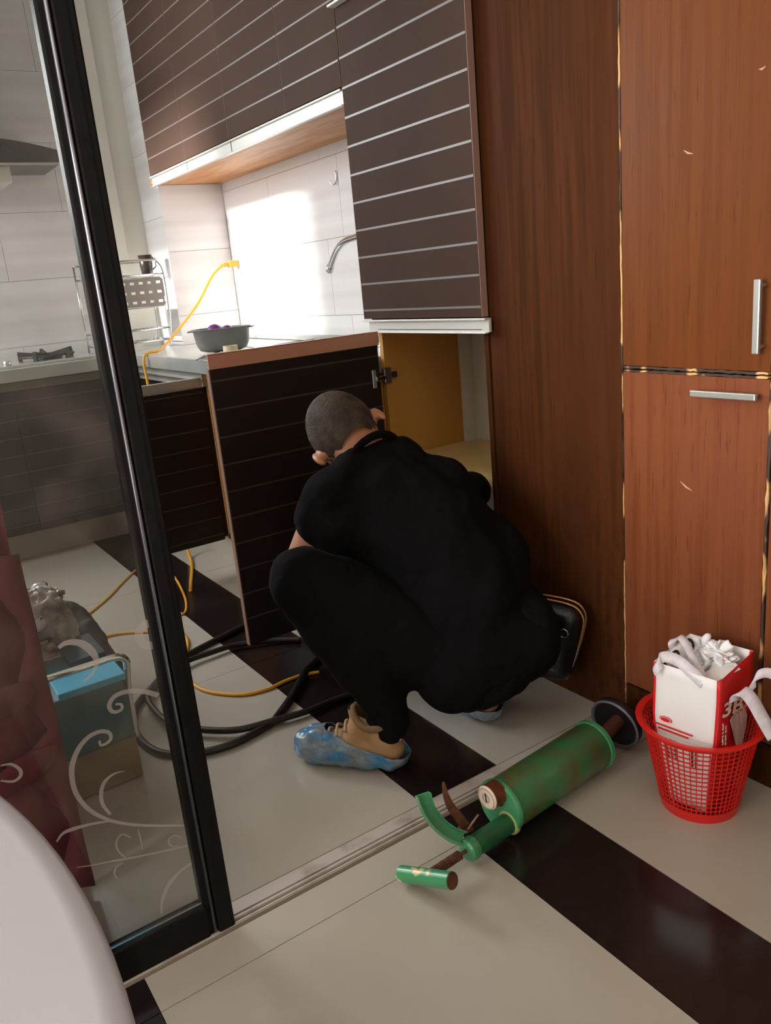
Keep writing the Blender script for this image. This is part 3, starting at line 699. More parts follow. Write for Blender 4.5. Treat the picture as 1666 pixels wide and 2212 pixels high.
# socket, plug and yellow extension cable
so = empty('wall_socket', (XB, 3.87, 1.22), 'white double wall socket on the tiles holding the yellow plug', 'socket')
box('socket_plate', XB-.010, XB, 3.76, 3.90, 1.18, 1.265, M_WHITEP, so, bevel=.003)
for y in (3.795, 3.865): box('socket_insert', XB-.013, XB-.009, y-.025, y+.025, 1.195, 1.25, M_WHITEP, so, bevel=.002)
yc = empty('extension_cable', (1.3, 3.5, ZT), 'yellow extension cable from the wall socket down over the worktop onto the floor', 'cable')
MB().obox((XB-.038, 3.865, 1.222), (.024, 0, 0), (0, .015, 0), (0, 0, .015)).build('plug', M_YEL, yc, bevel=.004)
MB().obox((XB-.075, 3.872, 1.22), (.016, 0, 0), (0, .010, 0), (0, 0, .009)).build('plug_neck', M_YEL, yc, bevel=.003)
cp = [(XB-.09, 3.875, 1.218), (1.60, 3.86, 1.17), (1.50, 3.82, 1.06), (1.38, 3.75, .97), (1.27, 3.68, .90), (1.20, 3.62, .872), (1.145, 3.60, .868), (1.118, 3.59, .84), (1.115, 3.58, .74), (1.10, 3.5, .4), (1.09, 3.35, .05), (1.05, 3.2, .008), (.97, 3.0, .007), (.93, 2.9, .006)]
tube('cable_run', catmull(cp, 8), .0062, M_YEL, yc)
def floor_path(l, r, name, m, par, seg=12, n=8, lift=0):
    P = [pt(x, y, 2, r)+Vector((0, 0, r*.02)) for x, y in l]
    for i, p in enumerate(P):
        pass
    C = catmull(P, n)
    if lift:
        for i, c in enumerate(C): c.z += lift*max(0, math.sin(math.pi*i/(len(C)-1)))
    return tube(name, C, r, m, par, seg)
floor_path([(360, 1228), (378, 1248), (392, 1272), (402, 1300), (398, 1325), (370, 1330)], .0045, 'cable_run', M_YEL, yc)
floor_path([(150, 1352), (183, 1333), (235, 1290), (265, 1258), (297, 1230), (330, 1215), (360, 1228)], .0045, 'cable_run', M_YEL, yc)
y2 = floor_path([(165, 1392), (193, 1388), (240, 1372), (289, 1366), (340, 1364), (374, 1363), (392, 1367), (405, 1384), (404, 1405), (398, 1430), (402, 1455), (412, 1472), (438, 1490), (480, 1499), (530, 1500), (580, 1488), (620, 1470), (655, 1458), (690, 1452)], .0052, 'power_cable', M_YEL, None)
tag(y2, 'yellow power cable curving over the floor tiles towards the squatting man', 'cable')
# drain hoses
h1 = floor_path([(720, 1380), (690, 1420), (663, 1446), (650, 1470), (628, 1509), (597, 1552), (565, 1575), (502, 1607), (439, 1625), (370, 1630), (328, 1618), (296, 1586), (290, 1547), (303, 1513), (336, 1478), (372, 1442), (404, 1416), (466, 1383), (530, 1351), (600, 1320)], .0095, 'drain_hose', M_HOSE, None, n=10)
tag(h1, 'black ribbed hose looping under the sliding door stile to the open door foot', 'hose', 'black drain hoses on the floor')
h2 = floor_path([(760, 1500), (715, 1517), (663, 1540), (592, 1562), (527, 1581), (476, 1586), (428, 1583), (372, 1572), (338, 1545), (322, 1513), (345, 1475), (403, 1436), (451, 1417), (502, 1399), (535, 1392), (590, 1385), (650, 1382)], .0088, 'drain_hose', M_HOSE, None, n=10, lift=.012)
tag(h2, 'smooth black hose in the inner loop ending beside the blue shoe cover', 'hose', 'black drain hoses on the floor')
# ribs on the first hose
g = MB()
C = catmull([pt(x, y, 2, .0095) for x, y in ((663, 1446), (650, 1470), (628, 1509), (597, 1552))], 14)
for i in range(1, len(C)-1):
    t = (C[i+1]-C[i-1]).normalized(); g.tube([C[i]-t*.0018, C[i]+t*.0018], .0112, 12)
rb_ = g.build('hose_ribs', M_RUBBER, h1); rb_['kind'] = 'stuff'

# ---------------------------------------------------------------- behind the glass: curtain, drain machine, bags
cu = empty('maroon_curtain', (0, 1.52, 0), 'maroon cloth hanging in folds behind the glass door', 'curtain')
v = []; f = []; nx, nz = 60, 30
for j in range(nz+1):
    z = .02+2.2*j/nz
    for i in range(nx+1):
        t = i/nx; x = -.62+t*.80
        y = 1.52+.035*math.sin(t*34+.6*math.sin(z*2))*(1-.2*z/2)+.01*noise.noise(Vector((x*6, z*4, 0)))
        v.append((x+.004*math.sin(z*9), y, z))
for j in range(nz):
    for i in range(nx): k = j*(nx+1)+i; f.append((k, k+1, k+nx+2, k+nx+1))
o = raw('curtain_cloth', v, f, M_MAROON, cu, smooth=True); s = o.modifiers.new('s', 'SOLIDIFY'); s.thickness = .003
v = []; f = []
E_ = [(.035, .64), (.06, .60), (.05, .50), (.085, .46), (.075, .36), (.12, .30), (.09, .24), (.165, .20)]
for j in range(25):
    z = .70-.68*j/24; w = .028+.016*math.sin(j*.9)+(.03 if 12 < j < 16 else 0)
    v += [(.183-w, 1.485, z), (.187, 1.470+.006*math.sin(j), z)]
for j in range(24): f.append((2*j, 2*j+1, 2*j+3, 2*j+2))
o = raw('curtain_hem', v, f, M_MAROONL, cu, smooth=True); s = o.modifiers.new('s', 'SOLIDIFY'); s.thickness = .004
for (z, w) in ((.44, .10), (.30, .13)):
    o = blob('curtain_fold', [('e', (.11, 1.472, z), (w*.6, .012, .03), ((.94, 0, .33), (0, 1, 0), (-.33, 0, .94)))], M_MAROONL, cu, voxel=.004, smooth=3, disp=.004, dscale=.03)
# drain cleaning machine
dm = empty('drain_machine', (.15, 2.0, 0), 'teal metal drain cleaning machine with chrome carrying bar behind the glass', 'machine')
box('machine_lower_part', -.05, .388, 1.795, 2.10, .004, .112, M_OLIVE, dm, bevel=.004)  # olive-brown lower part under the teal housing
box('machine_housing', -.05, .386, 1.793, 2.10, .114, .262, M_TEAL, dm, bevel=.004)
box('housing_lip', .24, .390, 1.788, 1.875, .262, .278, mat('bright_teal', srgb(58, 176, 214), rough=.25), dm, bevel=.002)
box('housing_lid', .30, .385, 1.93, 2.08, .262, .285, mat('dark_teal', srgb(20, 62, 78), rough=.2), dm, bevel=.002)
tube('carrying_bar', catmull([(-.05, 1.80, .318), (.08, 1.80, .318), (.30, 1.80, .318), (.375, 1.80, .318), (.398, 1.80, .306), (.400, 1.805, .28), (.394, 1.81, .22), (.392, 1.815, .10)], 6), .0085, M_CHROME, dm, 14)
o = blob('black_tool_bag', [('e', (.26, 2.33, .17), (.165, .16, .17), None), ('c', (.30, 2.45, .26), .07, (.41, 2.30, .24), .035), ('c', (.41, 2.30, .24), .035, (.43, 2.13, .14), .04), ('c', (.43, 2.13, .12), .04, (.425, 2.15, .05), .045), ('c', (.2, 2.3, .05), .10, (.36, 2.3, .05), .07)], M_BLACKBAG, None, voxel=.009, smooth=5, disp=.012, dscale=.07)
tag(o, 'black cloth bag slumped behind the teal drain machine', 'bag')
o = blob('clear_plastic_bag', [('e', (.25, 2.125, .30), (.115, .08, .115), None), ('e', (.20, 2.13, .24), (.13, .09, .10), None), ('e', (.30, 2.12, .38), (.05, .05, .05), None), ('c', (.15, 2.1, .24), .06, (.30, 2.08, .25), .05)], M_CLEAR, None, voxel=.006, smooth=3, disp=.028, dscale=.045)
o.location.z += .0
tag(o, 'crumpled clear plastic bag of tools lying on the teal drain machine', 'bag')

# ---------------------------------------------------------------- round table in the foreground
tb = empty('round_table', (-.66, .42, 0), 'round white table whose edge fills the lower left corner', 'table')
TC = (-.663, .43)
autosmooth(MB().lathe([(0, 0), (.708, 0), (.715, .004), (.716, .022), (.712, .026), (.70, .028), (0, .028)], (TC[0], TC[1], .732), seg=160).build('table_top', M_TABLE, tb), 50)
autosmooth(MB().lathe([(0, 0), (.26, 0), (.25, .02), (.05, .04), (.04, .06), (.04, .70), (.14, .73), (0, .73)], (TC[0], TC[1], 0), seg=48).build('pedestal', M_ALUW, tb), 40)

# ---------------------------------------------------------------- green air pump
N0, F0 = Vector((.902, 1.092, .056)), Vector((1.204, 1.119, .056)); A = (F0-N0).normalized(); Zv = Vector((0, 0, 1)); Sv = Zv.cross(A).normalized()
pu = empty('air_pump', (1.05, 1.1, 0), 'green metal high-pressure drain air pump lying on the floor', 'pump')
def PL(a, s, z): return N0+A*a+Sv*s+Zv*(z-.056)
LEN = (F0-N0).length
autosmooth(MB().lathe([(0, .004), (.052, .004), (.0535, .008), (.0535, LEN-.008), (.052, LEN-.004), (0, LEN-.004)], N0, A, 64).build('tank', M_GREEND, pu), 40)
autosmooth(MB().lathe([(.0, -.004), (.054, -.004), (.0565, 0), (.0565, .007), (.053, .009), (0, .009)], N0, A, 64).build('tank_end_plate', M_GREEN, pu), 40)
autosmooth(MB().lathe([(.05, LEN-.010), (.0560, LEN-.008), (.0565, LEN+.002), (.054, LEN+.003), (.045, LEN-.002), (0, LEN-.004)], N0, A, 64).build('tank_rim', M_GREEN, pu), 40)
autosmooth(MB().lathe([(0, -.006), (.024, -.006), (.026, -.003), (.026, .004), (0, .004)], PL(0, -.024, .032), A, 32).build('barrel_ring', mat('faded_yellow_ring', srgb(160, 170, 110), rough=.5), pu), 40)
autosmooth(MB().lathe([(0, -.105), (.0205, -.105), (.0205, 0), (0, 0)], PL(0, -.024, .032), A, 40).build('pump_barrel', mat('deep_green_paint', srgb(34, 92, 58), rough=.35, var=srgb(28, 74, 46), scale=20), pu), 40)
autosmooth(MB().lathe([(0, -.122), (.018, -.122), (.0225, -.118), (.0228, -.102), (.0205, -.099), (0, -.099)], PL(0, -.024, .032), A, 40).build('barrel_cap', M_GREEN, pu), 40)
HA, HB = Vector((.661, 1.103, .019)), Vector((.696, .987, .060))
hm = (HA+HB)/2
cap = PL(-.12, -.024, .034)
tube('pump_rod', [cap, hm], .004, mat('worn_rod', srgb(150, 110, 90), rough=.5, metal=.4), pu)
g = []; nt_ = 15*12; ax_ = (hm-cap); L_ = ax_.length; ax_.normalize(); pa = ax_.orthogonal().normalized(); pb = ax_.cross(pa)
for i in range(nt_+1):
    t = .18+.72*i/nt_; a = 2*math.pi*i/12; g.append(cap+ax_*L_*t+(pa*math.cos(a)+pb*math.sin(a))*.0078)
tube('rod_spring', g, .0021, M_RUST, pu, 6)
hd_ = (HB-HA).normalized()
autosmooth(MB().lathe([(0, 0), (.0135, 0), (.0155, .002), (.0155, (HB-HA).length-.001), (0, (HB-HA).length-.001)], HA, hd_, 32).build('pump_handle', mat('chipped_green_paint', srgb(62, 140, 92), rough=.35, var=srgb(196, 176, 120), scale=26, stretch=(1, 1, 1), lo=.60, hi=.63, coat=.2), pu), 40)
MB().lathe([(0, 0), (.0148, 0), (.0148, .002), (0, .002)], HB-hd_*.001, hd_, 32).build('handle_end', M_RUST, pu)
# curved pistol grip: a U-channel
G = catmull([pt(x, y, 1, yy) for x, y, yy in ((1003, 1812, 1.068), (978, 1803, 1.075), (948, 1780, 1.085), (926, 1750, 1.09), (914, 1716, 1.092))], 8)
v = []; f = []; n = len(G)
for i, c in enumerate(G):
    t = (G[min(i+1, n-1)]-G[max(i-1, 0)]).normalized(); vd = (CAM-c).normalized()
    s = t.cross(vd).normalized(); u = s.cross(t).normalized()
    if u.dot(vd) < 0: u = -u
    u = (u+Vector((.35, 0, .25))).normalized(); w = .0125 if i < n-8 else .0125+.0012*(i-n+8)/8; d = .012; th = .0022
    prof = [(-w, d), (-w, 0), (w, 0), (w, d), (w-th, d), (w-th, th), (-w+th, th), (-w+th, d)]
    v += [c+s*a_+u*(b_-.006) for a_, b_ in prof]
for i in range(n-1):
    for k in range(8): f.append((i*8+k, i*8+(k+1) % 8, (i+1)*8+(k+1) % 8, (i+1)*8+k))
f += [tuple(range(8))[::-1], tuple((n-1)*8+k for k in range(8))]
raw('pistol_grip', v, f, M_GREEN, pu, bevel=.0006)
T = catmull([pt(x, y, 1, 1.085) for x, y in ((1008, 1786), (990, 1764), (973, 1740), (963, 1715), (958, 1690))], 6)
v = []; f = []; n = len(T)
for i, c in enumerate(T):
    t = (T[min(i+1, n-1)]-T[max(i-1, 0)]).normalized(); vd = (CAM-c).normalized(); s = t.cross(vd).normalized(); u = s.cross(t).normalized(); w = .0095*(1-.8*(i/(n-1))**2.2)
    v += [c+s*w+u*.0018, c-s*w+u*.0018, c-s*w-u*.0018, c+s*w-u*.0018]
for i in range(n-1):
    for k in range(4): f.append((i*4+k, i*4+(k+1) % 4, (i+1)*4+(k+1) % 4, (i+1)*4+k))
f += [(3, 2, 1, 0), tuple((n-1)*4+k for k in range(4))]
raw('trigger', v, f, M_RUST, pu)
MB().tube([(.806, 1.078, .058), (.838, 1.082, .074)], .0022, 8).build('trigger_pin', mat('worn_rod2', srgb(150, 112, 92), rough=.5), pu, smooth=True)
MB().box(.795, .82, 1.076, 1.096, .05, .06).build('trigger_bracket', M_RUST, pu, bevel=.002)
gc = PL(-.002, .001, .093)
autosmooth(MB().lathe([(0, -.03), (.0245, -.03), (.0245, .0), (0, .0)], gc, A, 32).build('gauge_body', mat('rusty_brass', srgb(120, 66, 36), rough=.5, metal=.4, var=srgb(94, 50, 30), scale=40), pu), 40)
ga = autosmooth(MB().lathe([(0, -.034), (.022, -.034), (.0248, -.031), (.0248, -.029), (0, -.029)], gc, A, 32).build('gauge_face', mat('cream_dial', srgb(226, 208, 190), rough=.4), pu), 40)
MB().lathe([(.0200, -.0347), (.0222, -.0347), (.0222, -.0338), (.0200, -.0338)], gc, A, 32, closed=True).build('dial_rim', mat('pink_dial_rim', srgb(196, 160, 140), rough=.5), ga)
MB().obox(gc-A*.0350+Vector((0, 0, .002)), Vector((0, .0012, .009)), Vector((0, .0014, -.0003)), A*.0005).build('dial_needle', M_INK, ga)
MB().lathe([(.008, -.0348), (.0095, -.0348), (.0095, -.0340), (.008, -.0340)], gc, A, 24, closed=True).build('dial_arc', mat('dial_grey', srgb(140, 130, 124), rough=.5), ga)
MB().tube([PL(-.004, -.008, .068), PL(-.02, -.004, .075)], .005, 10).build('valve_stub', M_RUST, pu, smooth=True)
# rubber cup on the far end
CC = F0+A*.098+Vector((0, 0, .016))+Sv*.004; CA = (CC-F0).normalized()
autosmooth(MB().lathe([(.0, 0), (.016, 0), (.016, .10), (0, .10)], F0-A*.002, CA, 24).build('outlet_pipe', mat('brown_outlet', srgb(92, 52, 36), rough=.5), pu), 40)
autosmooth(MB().lathe([(0, .0), (.02, -.002), (.038, -.005), (.052, -.014), (.059, -.019), (.062, -.016), (.061, .0), (.05, .012), (.022, .018), (0, .018)], CC, CA, 48).build('rubber_cup', M_RUBBER, pu), 60)
autosmooth(MB().lathe([(.0545, -.0155), (.0585, -.0208), (.0625, -.0175), (.059, -.013)], CC, CA, 48, closed=True).build('cup_lip', mat('grey_worn_rubber', srgb(92, 86, 96), rough=.5), pu), 60)

# ---------------------------------------------------------------- red basket
BC = Vector((1.272, .897, 0)); BH, BR0, BR1 = .195, .074, .112
bk = empty('waste_basket', BC, 'red plastic lattice waste basket holding the paper carrier bag', 'basket')
nu, nv = 56, 15
def brad(z): return BR0+(BR1-BR0)*(z/BH)
g = MB()
for k in range(nu):      # upright ribs
    a = 2*math.pi*k/nu; pts_ = []
    ca, sa = math.cos(a), math.sin(a)
    w = .0009 if k % 14 else .0020
    z0, z1 = .02, BH-.012
    r0, r1 = brad(z0), brad(z1)
    c0 = BC+Vector((ca*r0, sa*r0, z0)); c1 = BC+Vector((ca*r1, sa*r1, z1)); s_ = Vector((-sa, ca, 0))*w; n_ = Vector((ca, sa, 0))*.0013
    g.add([c0-s_-n_, c0+s_-n_, c0+s_+n_, c0-s_+n_, c1-s_-n_, c1+s_-n_, c1+s_+n_, c1-s_+n_], [(0,3,2,1),(4,5,6,7),(0,1,5,4),(1,2,6,5),(2,3,7,6),(3,0,4,7)])
o = g.build('lattice_ribs', M_RED, bk); o['kind'] = 'stuff'
g = MB()
for j in range(1, nv):
    z = .02+(BH-.032)*j/nv; r = brad(z)
    g.lathe([(r-.0012, -.0009), (r+.0012, -.0009), (r+.0012, .0009), (r-.0012, .0009)], BC+Vector((0, 0, z)), seg=64, closed=True)
o = g.build('lattice_rings', M_RED, bk); o['kind'] = 'stuff'
autosmooth(MB().lathe([(0, .006), (.06, .006), (brad(0)-.004, .004), (brad(0)-.002, 0), (brad(0)+.002, .0), (brad(.022)+.002, .022), (brad(.022)-.002, .022), (.066, .010), (0, .010)], BC, seg=64).build('basket_base', M_RED, bk), 50)
autosmooth(MB().lathe([(brad(BH-.014)-.0015, BH-.014), (brad(BH-.014)+.002, BH-.014), (BR1+.004, BH-.004), (BR1+.012, BH-.003), (BR1+.013, BH+.001), (BR1+.009, BH+.003), (BR1-.001, BH)], BC, seg=64, closed=True).build('basket_rim', M_RED, bk), 60)

# ---------------------------------------------------------------- paper carrier bag in the basket
bag = empty('paper_bag', (1.245, .87, .012), 'white and red paper carrier bag standing in the red basket, stuffed with tissue', 'bag')
K0 = pt(1413, 1428, 2, .328); K1 = pt(1555, 1472, 2, .328); K2 = pt(1628, 1406, 2, .328); K3 = K0+(K2-K1)
cen = (K0+K1+K2+K3)/4
def bagpt(k, z):
    """corner k of the bag at height z, narrowing into the basket"""
    q = (K0, K1, K2, K3)[k]; t = min(1, max(0, (z-.012)/.19)); w = min(1, max(0, (z-.16)/.12))
    ax_ = Vector((BC.x, BC.y, 0)).lerp(Vector((cen.x, cen.y, 0)), w); p = ax_+(q-cen)*(.62+.36*t+.02*w)
    p.z = z; return p
def bag_side(name, a, b, m, u0=0., u1=1., off=0., z0=.012, z1=.328, wave=.0):
    v = []; f = []; n = 14; mcols = 8
    out = (bagpt(b, .3)-bagpt(a, .3)).cross(Vector((0, 0, 1))).normalized()
    if out.dot(((bagpt(a, .3)+bagpt(b, .3))/2-cen)) < 0: out = -out
    for j in range(n+1):
        z = z0+(z1-z0)*j/n; pa_, pb_ = bagpt(a, z), bagpt(b, z)
        for i in range(mcols+1):
            t = u0+(u1-u0)*i/mcols; p = pa_.lerp(pb_, t)+out*(off+wave*noise.noise(Vector((t*5, z*22, a*3.)))*math.sin(math.pi*t))
            v.append(p)
    for j in range(n):
        for i in range(mcols): k = j*(mcols+1)+i; f.append((k, k+1, k+mcols+2, k+mcols+1))
    o = raw(name, v, f, m, bag, smooth=True); s = o.modifiers.new('s', 'SOLIDIFY'); s.thickness = .0006; s.offset = -1
    return o, out
wf_, outW = bag_side('white_front', 0, 1, M_WHITE, wave=.003)
rs_, outR = bag_side('red_side', 1, 2, M_REDP, wave=.001)
bag_side('white_back', 2, 3, M_WHITE, wave=.002)
bag_side('white_side', 3, 0, M_WHITE, wave=.002)
bag_side('red_border', 0, 1, M_REDP, 0, .035, .0006)
bag_side('red_border', 0, 1, M_REDP, .965, 1.0, .0006)
bag_side('red_border', 2, 3, M_REDP, .0, .05, -.0012, .29, .328)
ux = (K1-K0).normalized(); uy = Vector((0, 0, 1))
def on_face(a, b, t, z, off): 
    o_ = outW if (a, b) == (0, 1) else outR
    return bagpt(a, z).lerp(bagpt(b, z), t)+o_*off
# red oval mark low on the white face with red print under it
def ellipse_on(a, b, t, z, rx, rz, off, m, name, par, tilt=0., ring=0.):
    c = on_face(a, b, t, z, off); e1 = (bagpt(b, z)-bagpt(a, z)).normalized(); e2 = Vector((0, 0, 1)); n = 28; v = []; f = []
    ct, st_ = math.cos(tilt), math.sin(tilt)
    for s_ in (1, ring) if ring else (1,):
        for k in range(n):
            q = 2*math.pi*k/n; x, y = rx*s_*math.cos(q), rz*s_*math.sin(q); v.append(c+e1*(x*ct-y*st_)+e2*(x*st_+y*ct))
    if ring: f = [(k, (k+1) % n, n+(k+1) % n, n+k) for k in range(n)]
    else: f = [tuple(range(n))]
    o = raw(name, v, f, m, par); s = o.modifiers.new('s', 'SOLIDIFY'); s.thickness = .0004; return o
ellipse_on(0, 1, .22, .212, .0135, .0062, .0042, M_REDP, 'red_oval_mark', bag, 0)
ellipse_on(0, 1, .22, .212, .0118, .0050, .0048, M_WHITE, 'oval_ring', bag, 0, .9)
for j, z in enumerate((.197, .188)):
    p = on_face(0, 1, .1, z, .0042); e1 = (bagpt(1, z)-bagpt(0, z)).normalized()
    MB().obox(p+e1*.03, e1*(.042-.01*j), Vector((0, 0, .0016)), outW*.0003).build('red_print_line', M_REDP, bag)
for i in range(5):
    z = .165-.0; 
    for j in range(5):
        p = on_face(0, 1, .2+.07*i+(.24 if i > 2 else 0), z-.010*j, .0038); e1 = (bagpt(1, z)-bagpt(0, z)).normalized()
        MB().obox(p, e1*.0018, Vector((0, 0, .0035)), outW*.0003).build('black_print_mark', M_INK, bag)
e1R = (bagpt(2, .28)-bagpt(1, .28)).normalized()
def fp(x, y, off=.0022):
    """point of the red face behind a photo pixel"""
    v = CR*((x-W_/2)/F_PX)+CD*((y-H_/2)/F_PX)+_f; o = bagpt(1, .28)+outR*off
    return CAM+v*((o-CAM).dot(outR)/v.dot(outR))
def rp(t, z, off=.0022): return on_face(1, 2, t, z, off)
tx = (fp(1604, 1517)-fp(1562, 1535)); ty = (fp(1570, 1500)-fp(1564, 1535))
o = text('white_lettering', '3B', 1.0, M_WHITEP, Vector((0, 0, 0)), (1, 0, 0), (0, 1, 0), None, depth=0, bold=.03)
me = o.data; bpy.data.objects.remove(o)
mw = max(v_.co.x for v_ in me.vertices)-min(v_.co.x for v_ in me.vertices); x0_ = min(v_.co.x for v_ in me.vertices); y0_ = min(v_.co.y for v_ in me.vertices); mh = max(v_.co.y for v_ in me.vertices)-y0_
vv = [fp(1560, 1553, .0026)+tx*((v_.co.x-x0_)/mw*1.05)+ty*((v_.co.y-y0_)/mh*.95) for v_ in me.vertices]
o = raw('white_lettering', vv, [tuple(p_.vertices) for p_ in me.polygons], M_WHITEP, bag)
for x, w_ in ((1563, 'LOVE A CUP'), (1569, 'EVERY DAY')):
    text('white_small_print', w_, .0085, M_WHITEP, fp(x, 1608), Vector((0, 0, 1)), -e1R, bag)
v = [fp(*q) for q in ((1577, 1556), (1582, 1546), (1596, 1538), (1610, 1530), (1614, 1545), (1612, 1570), (1604, 1606), (1590, 1609), (1583, 1580))]
o = raw('printed_cone', v, [tuple(range(9))], mat('printed_white', srgb(216, 206, 206), rough=.5, var=srgb(180, 168, 172), scale=60, stretch=(1, 1, .3)), bag)
s = o.modifiers.new('s', 'SOLIDIFY'); s.thickness = .0004
for (x, y, r_) in ((1588, 1542, .005), (1597, 1536, .006), (1606, 1530, .006), (1611, 1524, .005), (1600, 1542, .004)):
    c = fp(x, y, .0030); n_ = 14
    raw('printed_topping', [c+e1R*r_*1.5*math.cos(q)+Vector((0, 0, r_*.8*math.sin(q))) for q in [2*math.pi*k/n_ for k in range(n_)]], [tuple(range(n_))], mat('printed_crumb', srgb(190, 140, 90), rough=.6, var=srgb(236, 226, 210), scale=160), bag)
M_RIB = mat('white_ribbon_tape', srgb(224, 216, 222), rough=.5, var=srgb(206, 196, 206), scale=60, stretch=(1, 1, 1))
def top(x, y, z): return pt(x, y, 2, z-.022)
def ribbon(name, pts, w, wdir, m, par, n=8, th=.0009):
    C = catmull(pts, n); v = []; f = []; wd = Vector(wdir).normalized()
    for i, c in enumerate(C):
        t = (C[min(i+1, len(C)-1)]-C[max(i-1, 0)]).normalized(); s_ = (wd-t*wd.dot(t)*.5).normalized()
        v += [c-s_*w/2, c, c+s_*w/2]
    for i in range(len(C)-1):
        k = 3*i; f += [(k, k+3, k+4, k+1), (k+1, k+4, k+5, k+2)]
    o = raw(name, v, f, m, par, smooth=True); s = o.modifiers.new('s', 'SOLIDIFY'); s.thickness = th; return o
def flat_ribbon(pxs, w, ix, iy):
    P = [pt(x, y, 2, z) for x, y, z in pxs]
    ribbon('ribbon_handle', P, w, CR*ix+CD*iy, M_RIB, bag)
flat_ribbon([(1424, 1452, .318), (1419, 1438, .328), (1422, 1424, .338), (1440, 1419, .343), (1466, 1428, .340), (1492, 1449, .330), (1520, 1476, .313)], .022, .42, -.9)
flat_ribbon([(1456, 1402, .332), (1452, 1390, .346), (1460, 1378, .354), (1474, 1380, .353), (1488, 1402, .344), (1504, 1434, .332), (1522, 1470, .318)], .016, .92, -.4)
flat_ribbon([(1588, 1514, .272), (1590, 1503, .284), (1599, 1494, .294), (1613, 1498, .292), (1630, 1520, .274), (1650, 1556, .242), (1672, 1594, .208)], .025, .86, -.5)
flat_ribbon([(1626, 1492, .285), (1627, 1472, .301), (1640, 1457, .314), (1662, 1454, .317), (1690, 1468, .306)], .019, .45, -.9)
# inner flap of a smaller printed bag, stuffed tissue
fl0, fl1 = top(1420, 1424, .350), top(1492, 1370, .372)
v = [fl0+Vector((.003, 0, -.004)), fl1, top(1500, 1398, .35), top(1470, 1440, .325), top(1436, 1448, .33)]
o = raw('inner_bag_flap', v, [(0, 1, 2, 3, 4)], M_WHITE, bag); s = o.modifiers.new('s', 'SOLIDIFY'); s.thickness = .001
fx = (fl1-fl0).normalized(); fn = ((v[3]-v[0]).cross(fx)).normalized()
if fn.dot(CAM-fl0) < 0: fn = -fn
fy = fn.cross(fx)
text('black_lettering', 'R', .034, M_INK, fl0.lerp(fl1, .33)-fy*.030+fn*.0022, fx, fy, bag, shear=.1, bold=.0012)
text('black_lettering', 'O', .034, M_INK, fl0.lerp(fl1, .66)-fy*.026+fn*.0022, fx, fy, bag, shear=.1, bold=.0012)
text('black_lettering', 'N', .022, M_INK, fl0.lerp(fl1, .06)-fy*.020+fn*.0022, fx, fy, bag, shear=.1, bold=.0012)
MB().obox(bagpt(2, .305).lerp(bagpt(3, .305), .32)-(-1)*(cen-bagpt(2, .3)).normalized()*.004, (K3-K2).normalized()*.008, Vector((0, 0, .0012)), outR*.0004).build('black_print_mark', M_INK, bag)
def crumple(name, c, r, seed, sx=1., sy=1., sz=1.):
    bm = bmesh.new(); bmesh.ops.create_icosphere(bm, subdivisions=5, radius=1)
    for v_ in bm.verts:
        n_ = v_.co.normalized(); k = 1
        q = n_*2.2+Vector((seed, seed*.7, 1))
        k += .75*(abs(noise.noise(q*.8))*2-.6)+.20*(abs(noise.noise(q*1.7))*2-.5)+.03*(abs(noise.noise(q*4))*2-.5)
        v_.co = Vector((n_.x*sx, n_.y*sy, n_.z*sz))*r*k+c
    me = bpy.data.meshes.new(name); bm.to_mesh(me); bm.free()
    o = link(name, me, M_TISSUE, None, smooth=True); return o
for i, (x, y, z, r, sd) in enumerate(((1512, 1410, .335, .027, 1.3), (1550, 1412, .345, .026, 4.1), (1568, 1434, .328, .022, 7.7), (1528, 1436, .325, .028, 9.2))):
    o = crumple('crumpled_tissue', top(x, y, z), r, sd, 1, 1, .85)
    tag(o, ('crumpled white tissue nearest the black lettering in the carrier bag', 'tallest crumpled white tissue in the middle of the carrier bag', 'crumpled white tissue against the red side of the carrier bag', 'crumpled white tissue lowest at the front of the carrier bag')[i], 'tissue', 'crumpled tissues in the carrier bag')
# thin paper receipt curled inside the right of the bag
v = [top(1508, 1462, .338), top(1548, 1474, .334), top(1600, 1446, .344), top(1588, 1432, .340), top(1545, 1440, .338)]
o = raw('folded_paper', v, [tuple(range(5))], M_WHITE, None); s = o.modifiers.new('s', 'SOLIDIFY'); s.thickness = .001
tag(o, 'folded white paper lying over the tissues at the red side of the bag', 'paper')

# ---------------------------------------------------------------- the squatting man
ps = empty('person', (1.05, 1.45, 0), 'man in black t-shirt and trousers squatting with his back turned, reaching into the open cupboard', 'person')
V = Vector
Pv = V((1.085, 1.37, .275)); Nk = V((.975, 1.56, .700))
HL, HR = V((.995, 1.405, .27)), V((1.175, 1.345, .27))
LK, RK = V((.705, 1.455, .505)), V((1.16, 1.74, .45))
LA, RA = V((.862, 1.425, .11)), V((1.17, 1.50, .11))
LS, RS = V((.868, 1.595, .625)), V((1.150, 1.515, .572))
LE, RE = V((.785, 1.640, .455)), V((1.372, 1.70, .505))
LW, RW = V((.95, 1.84, .38)), V((1.46, 1.90, .36))
d_ = V((-.64, .77, 0)).normalized(); sd_ = V((.77, .64, 0)).normalized()
Hc = V((.972, 1.675, .748))
e_ = V((.852, -.213, .479)).normalized()
uh = V((.05, .90, .30)); uh = (uh-e_*uh.dot(e_)).normalized(); fh = uh.cross(e_) ; 
if fh.z > 0: fh = -fh
